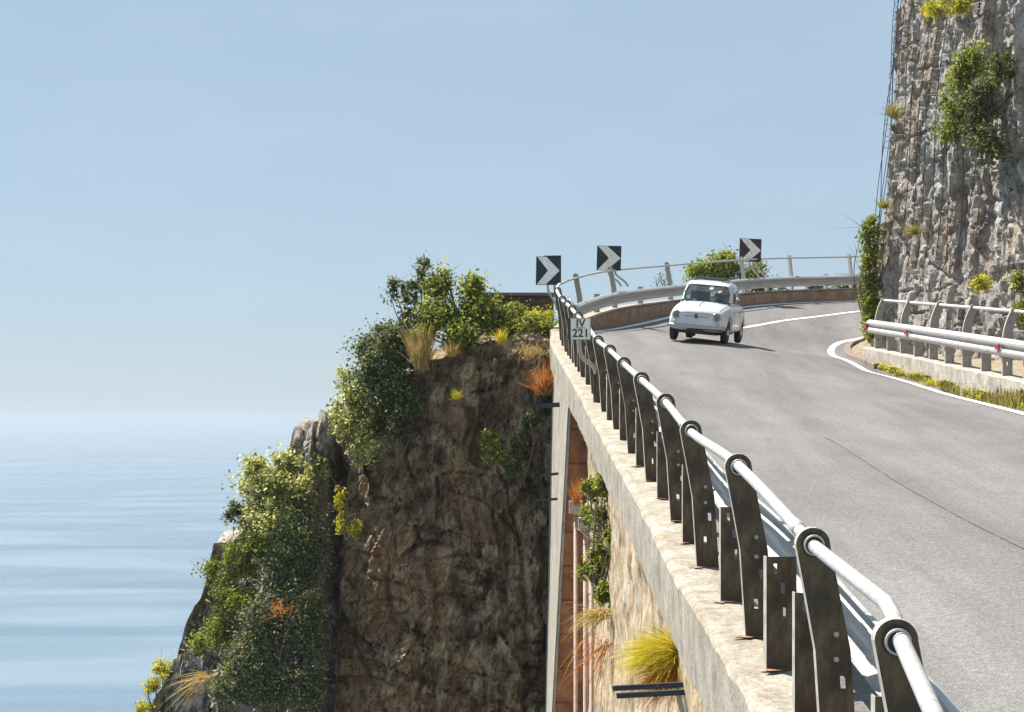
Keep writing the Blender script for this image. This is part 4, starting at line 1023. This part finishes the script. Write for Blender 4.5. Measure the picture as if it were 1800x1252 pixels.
    cm.matrix_world = Matrix.Translation(loc) @ MX.to_4x4() @ Matrix.Diagonal((0.985, 1, 1, 1)); cm.parent = None
    bpy.context.view_layer.update()
    bo = body.modifiers.new('b', 'BOOLEAN'); bo.object = cm; bo.operation = 'DIFFERENCE'; bo.solver = 'EXACT'; bake(body)
    bpy.data.objects.remove(cm)
    bm = bmesh.new(); bm.from_mesh(body.data)
    kill = [f for f in bm.faces if f.normal.z > 0.5 and abs(f.calc_center_median().x) < 0.56 and -0.50 < f.calc_center_median().y < 0.86 and f.calc_center_median().z > 0.7]
    bmesh.ops.delete(bm, geom=kill, context='FACES'); bm.to_mesh(body.data); bm.free()
    body.data.materials.clear(); body.data.materials.append(white); body.data.polygons.foreach_set('use_smooth', [True]*len(body.data.polygons))
    # cabin rings
    LV = [(0.78, -0.66, 1.02, 0.59), (0.865, -0.615, 0.985, 0.572), (1.05, -0.50, 0.90, 0.55), (1.225, -0.375, 0.78, 0.515), (1.28, -0.30, 0.69, 0.485), (1.322, -0.19, 0.56, 0.425), (1.348, -0.03, 0.42, 0.30)]
    def ring(z, yf, yr, w):
        h_ = [(0, yf), (0.42*w, yf+0.012), (0.78*w, yf+0.05), (0.90*w, yf+0.085), (0.985*w, yf+0.17), (w, yf+0.28), (w, 0.10), (w*1.0, 0.17), (w*0.99, yr-0.33), (0.96*w, yr-0.2), (0.84*w, yr-0.07), (0.62*w, yr-0.02), (0, yr)]
        return [(x, y, z) for x, y in h_] + [(-x, y, z) for x, y in h_[-2:0:-1]]
    RG = [ring(*q) for q in LV]; n = len(RG[0]); hN = 12
    cab = MB(); gl = {'windscreen': MB(), 'side_window': MB(), 'side_window ': MB(), 'quarter_window': MB(), 'quarter_window ': MB(), 'rear_window': MB()}
    def kind(j, i):
        if i not in (1, 2): return None
        jj = j if j < hN else n-1-j; right = j < hN
        if jj in (0, 1, 2): return 'windscreen'
        if jj == 5: return 'side_window' + ('' if right else ' ')
        if jj in (7,): return 'quarter_window' + ('' if right else ' ')
        if jj in (11,): return 'rear_window'
        return None
    for i in range(len(RG)-1):
        for j in range(n):
            k = (j+1) % n; q = [RG[i][j], RG[i][k], RG[i+1][k], RG[i+1][j]]
            kd = kind(j, i)
            if kd == 'windscreen' and j in (2, n-3):
                o_b, o_t = (1, 2) if j == 2 else (0, 3)     # outer lower / outer upper corner of the quad
                o_ = o_b if i == 1 else o_t
                V_ = [Vector(x) for x in q]; e0 = V_[o_].lerp(V_[o_-1], 0.45); e1 = V_[o_].lerp(V_[(o_+1) % 4], 0.45); em = (e0+e1)/2*0.62 + V_[o_]*0.38
                gl[kd].face(V_[:o_] + [e0, em, e1] + V_[o_+1:]); cab.face([e0, V_[o_], e1, em])
            elif kd: gl[kd].face(q)
            else: cab.face(q)
    me = cab.mesh('cabin'); bm = bmesh.new(); bm.from_mesh(me); bmesh.ops.remove_doubles(bm, verts=bm.verts, dist=1e-5); bmesh.ops.recalc_face_normals(bm, faces=bm.faces)
    for f in bm.faces: f.smooth = True
    bm.to_mesh(me); bm.free()
    cb_ = link('roof_pillars', me, white, t)
    for nm, m in gl.items():
        if m.f: P_(nm.strip(), m, glass, t, True)
    # dark window gasket of the windscreen
    gs = MB()
    w1 = [RG[1][j] for j in (n-2, n-1, 0, 1, 2)]; w3 = [RG[3][j] for j in (2, 1, 0, n-1, n-2)]
    loop = [Vector(q)+Vector((0, -0.008, 0.004)) for q in w1 + [RG[2][3]] + w3 + [RG[2][n-3]]]; loop.append(loop[0]); gs.tube(loop, 0.011, 6); P_('window_gasket', gs, rubber)
    # interior
    it = MB(); it.box((0, -0.46, 0.84), (1.08, 0.16, 0.10)); it.box((0, 0.18, 0.50), (1.10, 1.35, 0.08)); P_('dashboard', it, dark, t, False)
    for s in (-1, 1):
        se = MB(); se.box((s*0.29, 0.30, 0.80), (0.42, 0.12, 0.56), Matrix.Rotation(-0.2, 3, 'X')); se.box((s*0.29, 0.07, 0.58), (0.42, 0.46, 0.14)); P_('seat', se, dark, t, False)
    sw_ = MB(); cc = Vector((0.29, -0.27, 0.90)); R = Matrix.Rotation(-0.9, 3, 'X')
    sw_.tube([cc + R @ Vector((0.19*math.cos(k/20*2*math.pi), 0.19*math.sin(k/20*2*math.pi), 0)) for k in range(21)], 0.012, 6); sw_.tube([cc + R @ Vector((-0.19, 0, 0)), cc + R @ Vector((0.19, 0, 0))], 0.01, 5); P_('steering_wheel', sw_, dark)
    # hood seam, ridge, badge, trim
    zh = lambda x, y: 0
    bm = bmesh.new(); bm.from_mesh(body.data); from mathutils.bvhtree import BVHTree
    bvh = BVHTree.FromBMesh(bm)
    def top(x, y):
        h2 = bvh.ray_cast(Vector((x, y, 2)), Vector((0, 0, -1))); return h2[0]
    def front(x, z):
        h2 = bvh.ray_cast(Vector((x, -3, z)), Vector((0, 1, 0))); return h2[0]
    sm = MB(); pts = [front(x, 0.632 - 0.16*abs(x)**2) for x in np.linspace(-0.44, 0.44, 15)]
    pts = [q + Vector((0, -0.001, 0)) for q in pts if q]
    side_l = [top(-0.47-0.07*k, -1.30+0.66*k) for k in np.linspace(0, 1, 8)]; side_r = [top(0.47+0.07*k, -1.30+0.66*k) for k in np.linspace(0, 1, 8)]
    sm.tube(pts, 0.007, 5)
    for sl in (side_l, side_r):
        sl = [q for q in sl if q]
        if len(sl) > 2: sm.tube(sl, 0.006, 5)
    P_('hood_seam', sm, plain('seam', (0.16, 0.17, 0.18), 0.8))
    rd = MB(); rp_ = [q for q in (top(0, y) for y in np.linspace(-1.40, -0.72, 10)) if q]; rd.tube(rp_, 0.009, 6); P_('hood_ridge', rd, chrome)
    for s in (-1, 1):
        q = front(s*0.435, 0.565)
        hl = MB(); hl.lathe(q + Vector((0, 0.03, 0)), (s*0.12, -1, 0.06), [(0.098, -0.03), (0.100, 0.02), (0.088, 0.038), (0.068, 0.03)], 24); ho = P_('headlight', hl, chrome)
        ln = MB(); ln.lathe(q + Vector((0, 0.03, 0)), (s*0.12, -1, 0.06), [(0.068, 0.028), (0.055, 0.042), (0.03, 0.05), (0.002, 0.052)], 20); P_('lens', ln, lens, ho)
        q2 = front(s*0.47, 0.42)
        tl = MB(); tl.lathe(q2, (s*0.2, -1, 0), [(0.038, -0.02), (0.038, 0.012), (0.02, 0.022), (0.002, 0.024)], 14); P_('turn_signal', tl, plain('amber glass', (0.55, 0.42, 0.30), 0.3))
    q = front(0, 0.565); bd = MB(); bd.lathe(q, (0, -1, 0.1), [(0.048, -0.02), (0.048, 0.012), (0.03, 0.018), (0.002, 0.02)], 18); P_('badge', bd, plain('badge enamel', (0.16, 0.10, 0.10), 0.3, 0.4))
    for s in (-1, 1):
        tr = MB(); pp = [front(s*x, 0.56) for x in np.linspace(0.07, 0.26, 5)]; tr.tube([q + Vector((0, -0.004, 0)) for q in pp if q], 0.010, 6); P_('badge_trim', tr, chrome)
    bu = MB(); bp_ = [Vector((x, -1.545 + 0.16*(abs(x)/0.6)**2.4, 0.335)) for x in np.linspace(-0.63, 0.63, 21)]
    bu.grid([[q + Vector((0, 0.012, 0.042)), q + Vector((0, -0.018, 0.032)), q + Vector((0, -0.026, 0)), q + Vector((0, -0.018, -0.032)), q + Vector((0, 0.012, -0.042))] for q in bp_], closed=True, caps=True); P_('front_bumper', bu, chrome)
    br = MB(); bp2 = [Vector((x, 1.53 - 0.16*(abs(x)/0.6)**2.4, 0.39)) for x in np.linspace(-0.6, 0.6, 17)]; br.tube(bp2, 0.035, 8); P_('rear_bumper', br, chrome)
    pl = MB(); pl.box((0, -1.50, 0.255), (0.36, 0.02, 0.09)); P_('number_plate', pl, M['black'], t, False)
    un = MB(); un.box((0, -0.2, 0.24), (0.86, 2.3, 0.10)); un.box((-0.18, -0.95, 0.19), (0.16, 0.2, 0.12)); un.tube([(-0.5, -0.92, 0.26), (0.5, -0.92, 0.26)], 0.035, 8); P_('underbody', un, dark, t, False)
    # wheels
    for yy in (-0.92, 0.92):
        for s in (-1, 1):
            w = MB(); w.lathe((s*0.495, yy, 0.258), (s, 0, 0), [(0.17, 0), (0.235, 0.0), (0.256, 0.02), (0.258, 0.06), (0.256, 0.105), (0.235, 0.125), (0.175, 0.12)], 28); wo_ = P_('wheel', w, rubber)
            r = MB(); r.lathe((s*0.495, yy, 0.258), (s, 0, 0), [(0.172, 0.03), (0.172, 0.121), (0.15, 0.10), (0.10, 0.115), (0.085, 0.125), (0.05, 0.14), (0.002, 0.142)], 24); P_('rim', r, chrome, wo_)
    # mirror, wipers, roof frame, door seam, handle
    mi = MB(); mi.tube([(0.60, -0.40, 0.90), (0.68, -0.46, 0.95)], 0.008, 5); mi.lathe((0.70, -0.46, 0.97), (0, -1, 0), [(0.045, 0), (0.055, 0.01), (0.03, 0.03), (0.002, 0.035)], 12); P_('mirror', mi, chrome)
    wi = MB(); wi.tube([(-0.30, -0.60, 0.895), (-0.06, -0.585, 0.925)], 0.007, 5); wi.tube([(0.12, -0.60, 0.895), (0.36, -0.565, 0.925)], 0.007, 5); P_('wiper', wi, M['black'])
    rf = MB()
    rf.tube([(-0.38, -0.15, 1.325), (-0.22, -0.17, 1.345), (0.22, -0.17, 1.345), (0.38, -0.15, 1.325)], 0.011, 6)
    rf.tube([(-0.36, 0.12, 1.352), (-0.2, 0.12, 1.372), (0.2, 0.12, 1.372), (0.36, 0.12, 1.352)], 0.011, 6)
    rf.box((0.0, 0.34, 1.372), (0.68, 0.16, 0.06))
    rf.tube([(-0.38, 0.0, 1.40), (0.38, 0.0, 1.40)], 0.012, 6)
    rf.tube([(-0.38, -0.12, 1.345), (-0.38, 0.0, 1.40), (-0.38, 0.3, 1.40)], 0.012, 6)
    rf.tube([(0.38, -0.12, 1.345), (0.38, 0.0, 1.40), (0.38, 0.3, 1.40)], 0.012, 6); P_('sunroof', rf, plain('grey canvas', (0.13, 0.12, 0.11), 0.9), t, False)
    for s in (-1, 1):
        rk = MB(); rk.tube([(s*0.38, -0.15, 1.325), (s*0.38, 0.1, 1.36), (s*0.36, 0.45, 1.34)], 0.010, 6); P_('roof_rail', rk, chrome)
        ds = MB()
        def sidept(y, z):
            h2 = bvh.ray_cast(Vector((s*3, y, z)), Vector((-s, 0, 0))); return h2[0] + Vector((s*0.0005, 0, 0)) if h2[0] else None
        for seq in ([( -0.42, z) for z in np.linspace(0.30, 0.80, 8)], [(0.40, z) for z in np.linspace(0.30, 0.80, 8)], [(y, 0.29) for y in np.linspace(-0.42, 0.40, 8)]):
            q = [sidept(y, z) for y, z in seq]; q = [x for x in q if x]
            if len(q) > 2: ds.tube(q, 0.005, 5)
        P_('door_seam', ds, plain('door seam', (0.14, 0.14, 0.15), 0.8))
        tr = MB(); q = [sidept(y, 0.62) for y in np.linspace(-1.1, 1.2, 20)]; q = [x for x in q if x]; tr.tube(q, 0.008, 5); P_('side_trim', tr, chrome)
        dh = MB(); hp = sidept(0.28, 0.70); dh.tube([hp + Vector((s*0.018, -0.06, 0)), hp + Vector((s*0.018, 0.06, 0))], 0.011, 6); P_('door_handle', dh, chrome)
    # mirror and sticker inside the windscreen
    sk = MB(); sk.lathe((0.08, -0.405, 1.18), (0, -1, 0.8), [(0.05, 0), (0.05, 0.004)], 16); P_('windscreen_sticker', sk, M['white'], t, False)
    bm.free()
    return t, loc, MX
CAR, CLOC, CMX = car()

# ------------------------------------------------------------------ the driver
def skin_fig(name, pts, edges, radii, mat, parent, sub=2, root=0):
    me = bpy.data.meshes.new(name); me.from_pydata([tuple(p) for p in pts], edges, []); me.update()
    o = bpy.data.objects.new(name, me); COL.objects.link(o)
    md = o.modifiers.new('skin', 'SKIN'); md.use_smooth_shade = True
    for i, r in enumerate(radii):
        rr = r if isinstance(r, tuple) else (r, r)
        me.skin_vertices[0].data[i].radius = rr; me.skin_vertices[0].data[i].use_root = (i == root)
    s = o.modifiers.new('s', 'SUBSURF'); s.levels = sub; s.render_levels = sub
    bake(o); o.data.materials.clear(); o.data.materials.append(mat); o.data.name = name
    if parent: o.parent = parent
    return o
def driver():
    base = Vector((0.27, 0.08, 0.67)); t = thing('person', 'driver in a dark top seen through the windscreen with both hands on the wheel', 'person', tuple(CLOC + CMX @ base))
    t.rotation_euler = CMX.to_euler(); ORG[t.name] = Vector()
    skin = plain('skin', (0.50, 0.28, 0.20), 0.5); shirt = plain('dark top', (0.06, 0.055, 0.075), 0.9); hair = plain('dark hair', (0.05, 0.032, 0.022), 0.7)
    v = lambda x, y, z: Vector((x, y, z))
    pts = [v(0, 0, 0.02), v(0, 0.05, 0.16), v(0, 0.07, 0.30), v(0, 0.06, 0.41), v(0, 0.045, 0.455), v(0, 0.03, 0.51), v(0, 0.015, 0.58),
           v(0.15, 0.06, 0.385), v(0.19, -0.05, 0.22), v(0.13, -0.27, 0.26), v(0.115, -0.33, 0.28), v(-0.15, 0.06, 0.385), v(-0.19, -0.05, 0.22), v(-0.13, -0.27, 0.26), v(-0.115, -0.33, 0.28),
           v(0.10, -0.20, 0.0), v(-0.10, -0.20, 0.0), v(0.10, -0.42, -0.02), v(-0.10, -0.42, -0.02)]
    ed = [(0, 1), (1, 2), (2, 3), (3, 4), (4, 5), (5, 6), (3, 7), (7, 8), (8, 9), (9, 10), (3, 11), (11, 12), (12, 13), (13, 14), (0, 15), (0, 16), (15, 17), (16, 18)]
    rad = [0.12, (0.13, 0.10), (0.15, 0.11), (0.10, 0.075), 0.05, (0.075, 0.085), (0.075, 0.09), 0.058, 0.043, 0.032, 0.026, 0.058, 0.043, 0.032, 0.026, 0.075, 0.075, 0.06, 0.06]
    skin_fig('body', pts, ed, rad, skin, t)
    sh = [v(0, 0, 0.03), v(0, 0.05, 0.16), v(0, 0.07, 0.30), v(0, 0.06, 0.405), v(0.155, 0.06, 0.385), v(0.185, -0.01, 0.28), v(-0.155, 0.06, 0.385), v(-0.185, -0.01, 0.28)]
    skin_fig('shirt', sh, [(0, 1), (1, 2), (2, 3), (3, 4), (4, 5), (3, 6), (6, 7)], [0.135, (0.145, 0.115), (0.165, 0.125), (0.11, 0.085), 0.07, 0.062, 0.07, 0.062], shirt, t)
    hr = MB(); hr.lathe((0, 0.045, 0.575), (0, 0.3, 1), [(0.06, -0.08), (0.088, -0.03), (0.092, 0.02), (0.075, 0.07), (0.04, 0.095), (0.002, 0.10)], 16); part('hair', hr, hair, t, smooth=True, local=True)
    for s in (-1, 1):
        e = MB(); e.lathe((s*0.03, -0.072, 0.555), (0, -1, 0), [(0.011, 0), (0.008, 0.006), (0.001, 0.008)], 8); part('eye', e, M['black'], t, local=True)
        for k in range(4):
            f = MB(); x0 = s*(0.10+0.018*k)
            f.tube([(x0, -0.33, 0.285+0.01*k), (x0+s*0.01, -0.385, 0.29+0.012*k), (x0+s*0.008, -0.40, 0.26+0.012*k), (x0, -0.375, 0.245+0.012*k)], [0.010, 0.009, 0.008, 0.006], 6); part('finger', f, skin, t, smooth=True, local=True)
    nz = MB(); nz.lathe((0, -0.068, 0.535), (0, -1, -0.1), [(0.016, 0), (0.011, 0.02), (0.002, 0.026)], 8); part('nose', nz, skin, t, smooth=True, local=True)
driver()
